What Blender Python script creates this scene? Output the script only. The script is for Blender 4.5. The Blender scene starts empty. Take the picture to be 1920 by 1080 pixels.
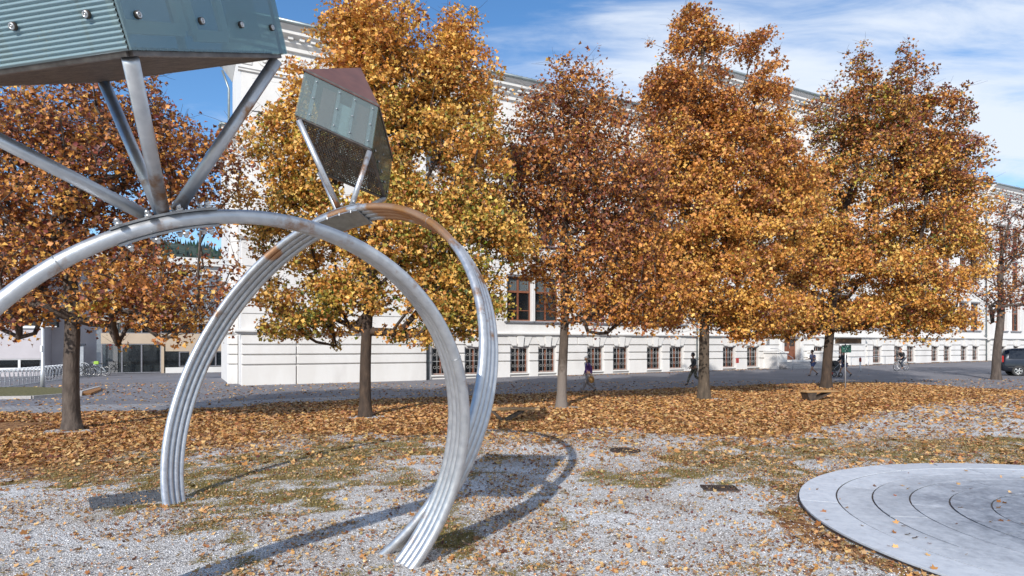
import bpy, math, random
import numpy as np
from mathutils import Vector, Matrix
rng = np.random.default_rng(7)
random.seed(7)
D = bpy.data
scene = bpy.context.scene
COL = scene.collection
# ---------------------------------------------------------------- camera, sky, sun, exposure
F, YH, HC = 1180.0, 648.0, 2.2            # focal length and horizon row (1920 px wide frame), eye height
cam = D.cameras.new('camera'); cam.sensor_width = 36.0; cam.lens = 36.0 * F / 1920.0
cam.shift_y = 108.0 / 1920.0; cam.clip_start = 0.1; cam.clip_end = 4000
camo = D.objects.new('camera', cam); COL.objects.link(camo)
camo.location = (0, 0, HC); camo.rotation_euler = (math.radians(90), 0, 0)
scene.camera = camo
SUN_AZ, SUN_EL = math.radians(18.5), math.radians(30.0)     # light travels towards this heading
world = D.worlds.new('World'); scene.world = world; world.use_nodes = True
def build_world():
    nt = world.node_tree; nt.nodes.clear(); N = nt.nodes.new; L = nt.links.new
    out = N('ShaderNodeOutputWorld'); bg = N('ShaderNodeBackground'); bg.inputs['Strength'].default_value = SKY_STRENGTH
    sky = N('ShaderNodeTexSky'); sky.sky_type = 'NISHITA'; sky.sun_disc = False
    sky.sun_elevation = SUN_EL
    sky.sun_rotation = math.atan2(-math.sin(SUN_AZ), -math.cos(SUN_AZ))
    sky.air_density = 1.0; sky.dust_density = 0.3; sky.ozone_density = 3.0; sky.altitude = 500
    hs = N('ShaderNodeHueSaturation'); hs.inputs['Saturation'].default_value = 1.17; hs.inputs['Value'].default_value = 1.0
    L(sky.outputs[0], hs.inputs['Color'])
    tc = N('ShaderNodeTexCoord')
    sep = N('ShaderNodeSeparateXYZ'); L(tc.outputs['Generated'], sep.inputs[0])
    # project the view direction on a cloud plane
    mz = N('ShaderNodeMath'); mz.operation = 'MAXIMUM'; mz.inputs[1].default_value = 0.04; L(sep.outputs[2], mz.inputs[0])
    ad = N('ShaderNodeMath'); ad.operation = 'ADD'; ad.inputs[1].default_value = 0.12; L(mz.outputs[0], ad.inputs[0])
    dx = N('ShaderNodeMath'); dx.operation = 'DIVIDE'; L(sep.outputs[0], dx.inputs[0]); L(ad.outputs[0], dx.inputs[1])
    dy = N('ShaderNodeMath'); dy.operation = 'DIVIDE'; L(sep.outputs[1], dy.inputs[0]); L(ad.outputs[0], dy.inputs[1])
    cb = N('ShaderNodeCombineXYZ'); L(dx.outputs[0], cb.inputs[0]); L(dy.outputs[0], cb.inputs[1])
    mp = N('ShaderNodeMapping'); mp.inputs['Rotation'].default_value = (0, 0, math.radians(-38)); mp.inputs['Scale'].default_value = (0.55, 1.25, 1)
    mp.inputs['Location'].default_value = CLOUD_LOC
    L(cb.outputs[0], mp.inputs[0])
    n1 = N('ShaderNodeTexNoise'); n1.inputs['Scale'].default_value = 0.9; n1.inputs['Detail'].default_value = 9; n1.inputs['Roughness'].default_value = 0.55; n1.inputs['Distortion'].default_value = 0.35
    L(mp.outputs[0], n1.inputs['Vector'])
    n2 = N('ShaderNodeTexNoise'); n2.inputs['Scale'].default_value = 4.2; n2.inputs['Detail'].default_value = 10; n2.inputs['Roughness'].default_value = 0.62; n2.inputs['Distortion'].default_value = 0.8
    L(mp.outputs[0], n2.inputs['Vector'])
    mx = N('ShaderNodeMath'); mx.operation = 'MULTIPLY_ADD'; mx.inputs[1].default_value = 0.28; L(n2.outputs[0], mx.inputs[0]); L(n1.outputs[0], mx.inputs[2])
    # clear air to the left of the place, streaky cirrus to the right
    gr = N('ShaderNodeMapRange'); gr.inputs['From Min'].default_value = -0.45; gr.inputs['From Max'].default_value = 0.3; gr.inputs['To Min'].default_value = -0.16; gr.inputs['To Max'].default_value = 0.075
    gr.interpolation_type = 'SMOOTHSTEP'
    L(sep.outputs[0], gr.inputs['Value'])
    s2 = N('ShaderNodeMath'); s2.operation = 'ADD'; L(mx.outputs[0], s2.inputs[0]); L(gr.outputs[0], s2.inputs[1])
    rp = N('ShaderNodeMapRange'); rp.interpolation_type = 'SMOOTHSTEP'
    rp.inputs['From Min'].default_value = 0.55; rp.inputs['From Max'].default_value = 0.77; rp.inputs['To Max'].default_value = 0.92
    L(s2.outputs[0], rp.inputs['Value'])
    mix = N('ShaderNodeMix'); mix.data_type = 'RGBA'; mix.inputs[7].default_value = CLOUD_COL
    L(rp.outputs[0], mix.inputs[0]); L(hs.outputs[0], mix.inputs[6]); L(mix.outputs[2], bg.inputs['Color']); L(bg.outputs[0], out.inputs[0])
SKY_STRENGTH = 0.17
CLOUD_COL = (4.7, 5.1, 5.7, 1)
CLOUD_LOC = (0.3, 0.2, 0)
build_world()
sl = D.lights.new('sun', 'SUN'); sl.energy = 4.7; sl.angle = math.radians(0.53); sl.color = (1.0, 0.955, 0.89)
so = D.objects.new('sun', sl); COL.objects.link(so)
so.rotation_euler = Vector((math.sin(SUN_AZ) * math.cos(SUN_EL), math.cos(SUN_AZ) * math.cos(SUN_EL), -math.sin(SUN_EL))).to_track_quat('-Z', 'Y').to_euler()
vs = scene.view_settings; vs.view_transform = 'Standard'; vs.look = 'None'; vs.exposure = 0.12; vs.gamma = 1.0; vs.use_curve_mapping = False
scene.cycles.max_bounces = 6; scene.cycles.transparent_max_bounces = 8

# ---------------------------------------------------------------- helpers
OX, OY = -15.1, 35.0
UX, UY = 0.8847, 0.4662
ROT_B = math.atan2(UY, UX)
def gz(x, y):
    t = (np.asarray(x, float) - OX) * UX + (np.asarray(y, float) - OY) * UY
    s = np.logaddexp(0, (t - 10) / 4.0) * 4.0
    return 0.0075 * np.minimum(s, 85.0)
def gp(px, py):
    """the point of the ground seen at this pixel of the photograph"""
    z = 0.0
    for _ in range(8):
        Y = (HC - z) * F / (py - YH); X = (px - 960) / F * Y; z = float(gz(X, Y))
    return Vector((X, Y, z))
def at(px, py, Y): return Vector(((px - 960) / F * Y, Y, HC + (YH - py) / F * Y))

def hash2(ix, iy, s):
    h = (ix * 374761393 + iy * 668265263 + s * 974634777) & 0x7fffffff
    h = ((h ^ (h >> 13)) * 1274126177) & 0x7fffffff
    return ((h ^ (h >> 16)) & 0xffff) / 65535.0
def vnoise(x, y, s=0):
    x = np.asarray(x, float); y = np.asarray(y, float)
    ix = np.floor(x).astype(np.int64); iy = np.floor(y).astype(np.int64); fx = x - ix; fy = y - iy
    fx = fx * fx * (3 - 2 * fx); fy = fy * fy * (3 - 2 * fy)
    a = hash2(ix, iy, s); b = hash2(ix + 1, iy, s); c = hash2(ix, iy + 1, s); d = hash2(ix + 1, iy + 1, s)
    return (a * (1 - fx) + b * fx) * (1 - fy) + (c * (1 - fx) + d * fx) * fy
def fbm(x, y, s=0, o=4):
    r = 0; a = 0.5
    for k in range(o): r = r + a * vnoise(x * 2 ** k, y * 2 ** k, s + k); a *= 0.5
    return r / (1 - 0.5 ** o)
def sstep(a, b, x): t = np.clip((x - a) / (b - a), 0, 1); return t * t * (3 - 2 * t)

def tag(o, label=None, cat=None, group=None, kind=None):
    if label: o['label'] = label
    if cat: o['category'] = cat
    if group: o['group'] = group
    if kind: o['kind'] = kind
    return o
def empty(name, loc, label, cat, group=None, rotz=0.0):
    o = D.objects.new(name, None); o.empty_display_size = 0.1; COL.objects.link(o)
    o.location = loc; o.rotation_euler = (0, 0, rotz)
    return tag(o, label, cat, group)
def link(name, me, parent=None, mats=()):
    o = D.objects.new(name, me); COL.objects.link(o)
    if parent is not None: o.parent = parent
    for m in mats: me.materials.append(m)
    return o
def copy_tree(o, parent=None, **kw):
    c = o.copy(); COL.objects.link(c); c.parent = parent
    for k, v in kw.items(): setattr(c, k, v)
    for ch in list(o.children): copy_tree(ch, c)
    return c
class MB:
    """collects boxes, tubes, sheets; one mesh object comes out"""
    def __init__(s): s.v = []; s.f = []; s.sm = []; s.mi = []; s.cur = 0
    def add(s, vs, fs, smooth=False):
        b = len(s.v); s.v += [tuple(v) for v in vs]
        for f in fs: s.f.append(tuple(i + b for i in f)); s.sm.append(smooth); s.mi.append(s.cur)
    def box(s, a, b):
        x0, x1 = sorted((a[0], b[0])); y0, y1 = sorted((a[1], b[1])); z0, z1 = sorted((a[2], b[2]))
        s.add([(x0,y0,z0),(x1,y0,z0),(x1,y1,z0),(x0,y1,z0),(x0,y0,z1),(x1,y0,z1),(x1,y1,z1),(x0,y1,z1)],
              [(0,3,2,1),(4,5,6,7),(0,1,5,4),(1,2,6,5),(2,3,7,6),(3,0,4,7)])
    def bbox(s, a, b, r):
        """box with its vertical and front edges chamfered by r"""
        x0, x1 = sorted((a[0], b[0])); y0, y1 = sorted((a[1], b[1])); z0, z1 = sorted((a[2], b[2]))
        r = min(r, (x1-x0)*.45, (y1-y0)*.45, (z1-z0)*.45)
        v = []
        for z, i in ((z0, r), (z0 + r, 0), (z1 - r, 0), (z1, r)):
            q = r if i == 0 else r * 2
            for (x, y) in ((x0+q,y0+i),(x1-q,y0+i),(x1-i,y0+q),(x1-i,y1-q),(x1-q,y1-i),(x0+q,y1-i),(x0+i,y1-q),(x0+i,y0+q)): v.append((x,y,z))
        f = [tuple(range(7,-1,-1)), tuple(range(24,32))]
        for k in range(3):
            for j in range(8): f.append((k*8+j, k*8+(j+1)%8, (k+1)*8+(j+1)%8, (k+1)*8+j))
        s.add(v, f)
    def obox(s, c, ax, ay, az):
        """box from centre and three half axes"""
        c, ax, ay, az = map(Vector, (c, ax, ay, az)); v = []
        for k in (-1, 1):
            for (i, j) in ((-1,-1),(1,-1),(1,1),(-1,1)): v.append(c + ax*i + ay*j + az*k)
        s.add(v, [(0,3,2,1),(4,5,6,7),(0,1,5,4),(1,2,6,5),(2,3,7,6),(3,0,4,7)])
    def tube(s, pts, r, n=8, cap=True, smooth=True):
        pts = [Vector(p) for p in pts]; m = len(pts)
        rs = list(r) if hasattr(r, '__len__') else [r] * m
        ref = None; vs = []
        for i, p in enumerate(pts):
            d = (pts[min(i+1, m-1)] - pts[max(i-1, 0)]);
            if d.length < 1e-9: d = Vector((0,0,1))
            d.normalize()
            if ref is None:
                ref = d.cross(Vector((0,0,1)));
                if ref.length < 0.1: ref = d.cross(Vector((1,0,0)))
            else: ref = ref - d * ref.dot(d)
            ref.normalize(); b = d.cross(ref)
            for k in range(n):
                a = 2*math.pi*k/n; vs.append(p + (ref*math.cos(a) + b*math.sin(a))*rs[i])
        fs = [(i*n+k, i*n+(k+1)%n, (i+1)*n+(k+1)%n, (i+1)*n+k) for i in range(m-1) for k in range(n)]
        if cap: fs += [tuple(range(n-1,-1,-1)), tuple((m-1)*n+k for k in range(n))]
        s.add(vs, fs, smooth)
    def cyl(s, a, b, r, n=12): s.tube([a, b], r, n, smooth=False if n < 7 else True)
    def ring(s, c, ax, R, r, n=24, m=6):
        c = Vector(c); ax = Vector(ax).normalized(); e = ax.cross(Vector((0,0,1)))
        if e.length < .1: e = ax.cross(Vector((1,0,0)))
        e.normalize(); g = ax.cross(e); vs = []
        for i in range(n):
            a = 2*math.pi*i/n; d = e*math.cos(a) + g*math.sin(a)
            for k in range(m):
                b = 2*math.pi*k/m; vs.append(c + d*(R + r*math.cos(b)) + ax*r*math.sin(b))
        s.add(vs, [(i*m+k, ((i+1)%n)*m+k, ((i+1)%n)*m+(k+1)%m, i*m+(k+1)%m) for i in range(n) for k in range(m)], True)
    def sphere(s, c, r, n=10, m=7, sq=(1,1,1)):
        c = Vector(c); vs = [c + Vector((0,0,r*sq[2]))]
        for i in range(1, m):
            a = math.pi*i/m
            for k in range(n):
                b = 2*math.pi*k/n; vs.append(c + Vector((r*sq[0]*math.sin(a)*math.cos(b), r*sq[1]*math.sin(a)*math.sin(b), r*sq[2]*math.cos(a))))
        vs.append(c - Vector((0,0,r*sq[2]))); fs = [(0, 1+k, 1+(k+1)%n) for k in range(n)]
        for i in range(m-2):
            for k in range(n): fs.append((1+i*n+k, 1+(i+1)*n+k, 1+(i+1)*n+(k+1)%n, 1+i*n+(k+1)%n))
        b = 1+(m-2)*n; fs += [(b+k, len(vs)-1, b+(k+1)%n) for k in range(n)]
        s.add(vs, fs, True)
    def prism(s, prof, y0, y1, axis='y'):
        """profile (a, z) extruded along y (or x)"""
        n = len(prof)
        if axis == 'y': vs = [(a, y0, z) for a, z in prof] + [(a, y1, z) for a, z in prof]
        else: vs = [(y0, a, z) for a, z in prof] + [(y1, a, z) for a, z in prof]
        s.add(vs, [tuple(range(n)), tuple(range(2*n-1, n-1, -1))] + [(i, n+i, n+(i+1)%n, (i+1)%n) for i in range(n)])
    def mesh(s, name):
        me = D.meshes.new(name); me.from_pydata(s.v, [], s.f)
        me.polygons.foreach_set('use_smooth', s.sm); me.polygons.foreach_set('material_index', s.mi); me.update()
        return me
    def build(s, name, mats, parent=None, world=False):
        if world and parent is not None:
            o = parent
            off = Vector((0,0,0))
            while o is not None: off += o.location; o = o.parent
            s.v = [tuple(Vector(v) - off) for v in s.v]
        if not isinstance(mats, (list, tuple)): mats = [mats]
        return link(name, s.mesh(name), parent, mats)
def fix_normals(o):
    import bmesh
    bm = bmesh.new(); bm.from_mesh(o.data); bmesh.ops.recalc_face_normals(bm, faces=bm.faces); bm.to_mesh(o.data); bm.free(); return o

def np_mesh(name, V, T, mat, col=None, parent=None, smooth=False):
    """triangle soup from numpy arrays, with a colour per vertex"""
    me = D.meshes.new(name); nv, nt = len(V), len(T); k = T.shape[1]
    me.vertices.add(nv); me.vertices.foreach_set('co', V.astype(np.float32).ravel())
    me.loops.add(nt * k); me.loops.foreach_set('vertex_index', T.astype(np.int32).ravel())
    me.polygons.add(nt); me.polygons.foreach_set('loop_start', (np.arange(nt) * k).astype(np.int32)); 
    me.polygons.foreach_set('loop_total', np.full(nt, k, np.int32))
    if smooth: me.polygons.foreach_set('use_smooth', np.ones(nt, bool))
    if col is not None:
        a = me.color_attributes.new('col', 'FLOAT_COLOR', 'POINT')
        c = np.ones((nv, 4), np.float32); c[:, :3] = col; a.data.foreach_set('color', c.ravel())
    me.update(calc_edges=True); me.validate()
    me.materials.append(mat)
    return link(name, me, parent)
def scatter(tv, tf, P, R, S, C):
    """copies of a template (tv, tf) at P with 3x3 matrices R, sizes S, colours C"""
    n, k = len(P), len(tv)
    V = np.einsum('nij,kj->nki', R, tv) * S[:, None, None] + P[:, None, :]
    T = tf[None] + (np.arange(n) * k)[:, None, None]
    return V.reshape(-1, 3), T.reshape(-1, tf.shape[1]), np.repeat(C, k, axis=0)
def frames(nrm, spin):
    n = nrm / np.linalg.norm(nrm, axis=1, keepdims=True)
    a = np.where(np.abs(n[:, 2:3]) > .9, np.array([[1., 0, 0]]), np.array([[0, 0, 1.]]))
    x = np.cross(a, n); x /= np.linalg.norm(x, axis=1, keepdims=True); y = np.cross(n, x)
    c, s = np.cos(spin)[:, None], np.sin(spin)[:, None]
    return np.stack([x * c + y * s, -x * s + y * c, n], axis=2)

# ---------------------------------------------------------------- materials
def nodes(name):
    m = D.materials.new(name); m.use_nodes = True; nt = m.node_tree; nt.nodes.clear()
    out = nt.nodes.new('ShaderNodeOutputMaterial'); b = nt.nodes.new('ShaderNodeBsdfPrincipled'); nt.links.new(b.outputs[0], out.inputs[0])
    return m, nt, nt.nodes.new, nt.links.new, b, out
def c4(c): return (c[0], c[1], c[2], 1)
def ramp(N, stops):
    r = N('ShaderNodeValToRGB'); e = r.color_ramp.elements
    while len(e) < len(stops): e.new(0.5)
    for el, (p, c) in zip(e, stops): el.position = p; el.color = c4(c)
    return r
def pmat(name, c1, c2=None, scale=4.0, rough=0.6, metal=0.0, bump=0.0, bscale=None, detail=6, spec=0.5, lo=.35, hi=.65, c3=None, stretch=None):
    m, nt, N, L, b, out = nodes(name)
    b.inputs['Roughness'].default_value = rough; b.inputs['Metallic'].default_value = metal; b.inputs['Specular IOR Level'].default_value = spec
    tc = N('ShaderNodeTexCoord'); vec = tc.outputs['Object']
    if stretch:
        mp = N('ShaderNodeMapping'); mp.inputs['Scale'].default_value = stretch; L(vec, mp.inputs[0]); vec = mp.outputs[0]
    n = N('ShaderNodeTexNoise'); n.inputs['Scale'].default_value = scale; n.inputs['Detail'].default_value = detail; n.inputs['Roughness'].default_value = .6; L(vec, n.inputs['Vector'])
    st = [(lo, c1), (hi, c2 or c1)]
    if c3: st.append((min(hi + .12, .98), c3))
    r = ramp(N, st); L(n.outputs[0], r.inputs[0]); L(r.outputs[0], b.inputs['Base Color'])
    if bump:
        n2 = N('ShaderNodeTexNoise'); n2.inputs['Scale'].default_value = bscale or scale * 4; n2.inputs['Detail'].default_value = 8; L(vec, n2.inputs['Vector'])
        bp = N('ShaderNodeBump'); bp.inputs['Strength'].default_value = bump; bp.inputs['Distance'].default_value = .02; L(n2.outputs[0], bp.inputs['Height']); L(bp.outputs[0], b.inputs['Normal'])
    return m
M = {}
M['plaster'] = pmat('white_render', (.55,.53,.51), (.66,.645,.625), 0.45, .85, bump=.15, bscale=30, c3=(.62,.60,.575), lo=.28, hi=.5, stretch=(1,1,.4))
M['plaster2'] = pmat('white_trim', (.60,.585,.56), (.67,.655,.63), 1.5, .8, bump=.1, bscale=20)
M['annex'] = pmat('pale_lilac_render', (.46,.43,.45), (.52,.49,.51), 0.8, .85, bump=.1, bscale=30)
M['annex_tan'] = pmat('tan_render', (.42,.33,.24), (.48,.38,.28), 0.8, .8)
M['white_paint'] = pmat('white_window_paint', (.7,.7,.7), (.78,.78,.77), 3, .45)
M['brown_wood'] = pmat('brown_window_wood', (.16,.055,.028), (.24,.09,.045), 6, .45, bump=.1, stretch=(1,1,.15))
M['curtain'] = pmat('white_curtain', (.6,.62,.66), (.75,.77,.8), 6, .9, stretch=(6,6,.5))
M['lobby'] = pmat('dim_lobby', (.03,.035,.038), (.14,.15,.15), .9, .8, lo=.42, hi=.62, stretch=(1.5,1.5,.4))
M['dark_room'] = pmat('dark_room', (.018,.018,.02), (.05,.045,.04), 1.2, .9)
M['sill'] = pmat('grey_sill_metal', (.17,.17,.19), (.24,.24,.26), 6, .5, metal=.3)
M['roof_tile'] = pmat('brown_roof_tile', (.07,.045,.035), (.13,.08,.06), 5, .8, bump=.6, bscale=12)
M['gutter'] = pmat('green_grey_gutter', (.2,.24,.25), (.3,.34,.35), 3, .4, metal=.6)
M['grille'] = pmat('pale_iron_grille', (.42,.41,.40), (.52,.51,.50), 8, .5)
M['rust_brown'] = pmat('brown_weathered_steel', (.12,.05,.04), (.18,.075,.058), 2.5, .42, metal=.3, bump=.08, c3=(.2,.1,.075))
M['dark_steel'] = pmat('dark_grille_steel', (.045,.04,.038), (.1,.075,.06), 12, .55, metal=.5)
M['frame_steel'] = pmat('edge_profile_steel', (.3,.31,.32), (.42,.43,.44), 10, .4, metal=.7, c3=(.34,.2,.12))
M['bolt'] = pmat('bolt_steel', (.5,.5,.5), (.65,.65,.65), 20, .3, metal=.9)
M['rubber'] = pmat('black_rubber', (.02,.02,.02), (.035,.035,.035), 20, .7)
M['black'] = pmat('black_paint', (.015,.015,.017), (.03,.03,.032), 10, .4)
M['bench_wood'] = pmat('bench_timber', (.30,.17,.07), (.44,.27,.12), 7, .6, bump=.3, stretch=(.3,4,4))
M['bench_steel'] = pmat('bench_leg_steel', (.06,.045,.035), (.12,.085,.06), 9, .6, metal=.4)
M['pole'] = pmat('pole_paint', (.42,.44,.47), (.5,.52,.55), 4, .4, metal=.4)
M['kerb'] = pmat('kerb_stone', (.34,.32,.31), (.46,.44,.43), 9, .85, bump=.4)
M['iron'] = pmat('cast_iron', (.035,.028,.026), (.085,.06,.05), 14, .6, metal=.5, bump=.4)
M['cover'] = pmat('bluish_cover_plate', (.05,.055,.06), (.13,.145,.16), 9, .5, bump=.5)

def galv(name, rust, stains=()):
    m, nt, N, L, b, out = nodes(name)
    b.inputs['Metallic'].default_value = .75
    tc = N('ShaderNodeTexCoord')
    n = N('ShaderNodeTexNoise'); n.inputs['Scale'].default_value = 14; n.inputs['Detail'].default_value = 5; L(tc.outputs['Object'], n.inputs['Vector'])
    r = ramp(N, [(.3,(.46,.475,.50)), (.55,(.54,.55,.57)), (.75,(.60,.61,.62))]); L(n.outputs[0], r.inputs[0])
    n2 = N('ShaderNodeTexNoise'); n2.inputs['Scale'].default_value = 1.9; n2.inputs['Detail'].default_value = 7; n2.inputs['Roughness'].default_value = .65; L(tc.outputs['Object'], n2.inputs['Vector'])
    mr = N('ShaderNodeMapRange'); mr.inputs['From Min'].default_value = rust; mr.inputs['From Max'].default_value = rust + .1; L(n2.outputs[0], mr.inputs[0])
    mx = N('ShaderNodeMix'); mx.data_type = 'RGBA'; mx.inputs[7].default_value = (.30,.15,.065,1); L(mr.outputs[0], mx.inputs[0]); L(r.outputs[0], mx.inputs[6]); L(mx.outputs[2], b.inputs['Base Color'])
    for (p, rad_) in stains:                         # orange rust runs of their own
        ds = N('ShaderNodeVectorMath'); ds.operation = 'DISTANCE'; ds.inputs[1].default_value = p; L(tc.outputs['Object'], ds.inputs[0])
        ax_ = N('ShaderNodeMath'); ax_.operation = 'MULTIPLY_ADD'; ax_.inputs[1].default_value = -rad_*1.6; L(n2.outputs[0], ax_.inputs[0]); L(ds.outputs['Value'], ax_.inputs[2])
        mm = N('ShaderNodeMapRange'); mm.inputs['From Min'].default_value = rad_*.25; mm.inputs['From Max'].default_value = 0; mm.inputs['To Max'].default_value = .85; L(ax_.outputs[0], mm.inputs[0])
        mo = N('ShaderNodeMix'); mo.data_type = 'RGBA'; mo.inputs[7].default_value = (.50,.235,.085,1); L(mm.outputs[0], mo.inputs[0]); L(mx.outputs[2], mo.inputs[6]); L(mo.outputs[2], b.inputs['Base Color']); mx = mo
    rr = N('ShaderNodeMapRange'); rr.inputs['To Min'].default_value = .3; rr.inputs['To Max'].default_value = .52; L(n.outputs[0], rr.inputs[0]); L(rr.outputs[0], b.inputs['Roughness'])
    bp = N('ShaderNodeBump'); bp.inputs['Strength'].default_value = .06; bp.inputs['Distance'].default_value = .01; L(n.outputs[0], bp.inputs['Height']); L(bp.outputs[0], b.inputs['Normal'])
    return m
M['galv'] = galv('galvanised_steel', .60)
M['galv_rusty'] = galv('galvanised_steel_rusting', .535)

def glass(name, tint, fac, rough=.08, noise=0.0):
    m, nt, N, L, b, out = nodes(name)
    b.inputs['Base Color'].default_value = c4(tint); b.inputs['Roughness'].default_value = rough; b.inputs['Specular IOR Level'].default_value = .8
    tr = N('ShaderNodeBsdfTransparent'); tr.inputs[0].default_value = (min(1, .35 + tint[0]*1.6), min(1, .45 + tint[1]*1.6), min(1, .45 + tint[2]*1.6), 1)
    mx = N('ShaderNodeMixShader'); mx.inputs[0].default_value = fac; L(tr.outputs[0], mx.inputs[1]); L(b.outputs[0], mx.inputs[2]); L(mx.outputs[0], out.inputs[0])
    return m
M['box_glass'] = glass('teal_safety_glass', (.30,.41,.45), .38, .08)
M['rib_glass'] = glass('ribbed_teal_glass', (.27,.365,.385), .74, .12)
M['clear_box_glass'] = glass('grey_clear_glass', (.34,.40,.40), .24, .06)
M['bar_steel'] = pmat('expanded_metal_steel', (.13,.095,.075), (.22,.165,.13), 12, .5, metal=.5)
M['box_glass_pale'] = glass('pale_obscured_glass', (.30,.38,.38), .85, .3)
M['box_glass_side'] = glass('leaf_reflection_tinted_glass', (.2,.2,.14), .4, .08)  # reflection of the leaves put into the pane's colour as a green-yellow tint
M['clear_box_glass'].node_tree.nodes['Transparent BSDF'].inputs[0].default_value = (.84,.9,.9,1)
for k_ in ('box_glass', 'rib_glass', 'box_glass_side'): M[k_].node_tree.nodes['Transparent BSDF'].inputs[0].default_value = (.70,.82,.82,1)
M['window_glass'] = glass('window_glass', (.02,.025,.03), .3, .03)
M['window_glass'].node_tree.nodes['Transparent BSDF'].inputs[0].default_value = (.85,.88,.88,1)
M['blue_glass'] = glass('sky_mirroring_glass', (.02,.03,.04), .8, .02)
for k in ('window_glass', 'blue_glass'): M[k].node_tree.nodes['Principled BSDF'].inputs['Specular IOR Level'].default_value = 1.0
M['blue_glass'].node_tree.nodes['Principled BSDF'].inputs['Metallic'].default_value = .7
M['blue_glass'].node_tree.nodes['Principled BSDF'].inputs['Base Color'].default_value = (.45,.5,.55,1)

def leafmat(name, trans=.3):
    m, nt, N, L, b, out = nodes(name)
    at_ = N('ShaderNodeVertexColor'); at_.layer_name = 'col'
    L(at_.outputs[0], b.inputs['Base Color']); b.inputs['Roughness'].default_value = .5; b.inputs['Specular IOR Level'].default_value = .35
    tl = N('ShaderNodeBsdfTranslucent'); L(at_.outputs[0], tl.inputs[0])
    mx = N('ShaderNodeMixShader'); mx.inputs[0].default_value = trans; L(b.outputs[0], mx.inputs[1]); L(tl.outputs[0], mx.inputs[2]); L(mx.outputs[0], out.inputs[0])
    return m
M['leaf'] = leafmat('autumn_leaf', .25); M['litter'] = leafmat('fallen_leaf', .12)
def bark(name, a, b_, c):
    m = pmat(name, a, b_, 7, .9, bump=1.0, bscale=22, c3=c, stretch=(1,1,.35)); return m
M['bark_old'] = bark('grey_brown_bark', (.07,.05,.04), (.13,.10,.08), (.24,.21,.18))
def bark_two(name, lowc, hic, zc):
    m = bark(name, *hic); nt = m.node_tree; N = nt.nodes.new; L = nt.links.new; b = nt.nodes['Principled BSDF']; src = b.inputs['Base Color'].links[0].from_socket
    tc = N('ShaderNodeTexCoord'); sp = N('ShaderNodeSeparateXYZ'); L(tc.outputs['Object'], sp.inputs[0])
    n = N('ShaderNodeTexNoise'); n.inputs['Scale'].default_value = 5; n.inputs['Detail'].default_value = 6; L(tc.outputs['Object'], n.inputs['Vector'])
    a = N('ShaderNodeMath'); a.operation = 'MULTIPLY_ADD'; a.inputs[1].default_value = 1.2; L(n.outputs[0], a.inputs[0]); L(sp.outputs[2], a.inputs[2])
    mr = N('ShaderNodeMapRange'); mr.inputs['From Min'].default_value = zc + .45; mr.inputs['From Max'].default_value = zc + .85; L(a.outputs[0], mr.inputs[0])
    mx = N('ShaderNodeMix'); mx.data_type = 'RGBA'; mx.inputs[6].default_value = c4(lowc); L(mr.outputs[0], mx.inputs[0]); L(src, mx.inputs[7]); L(mx.outputs[2], b.inputs['Base Color'])
    return m
M['bark_two'] = bark_two('limed_foot_bark', (.17,.14,.12), ((.05,.037,.028), (.10,.075,.058), (.19,.155,.125)), 1.35)
M['bark_dark'] = bark('dark_bark', (.03,.02,.015), (.07,.045,.03), (.16,.12,.09))
M['bark_pale'] = bark('pale_flaking_bark', (.05,.037,.025), (.11,.08,.055), (.30,.25,.20))
M['bark_grey'] = bark('smooth_grey_bark', (.05,.037,.03), (.11,.085,.07), (.17,.145,.125))
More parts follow.
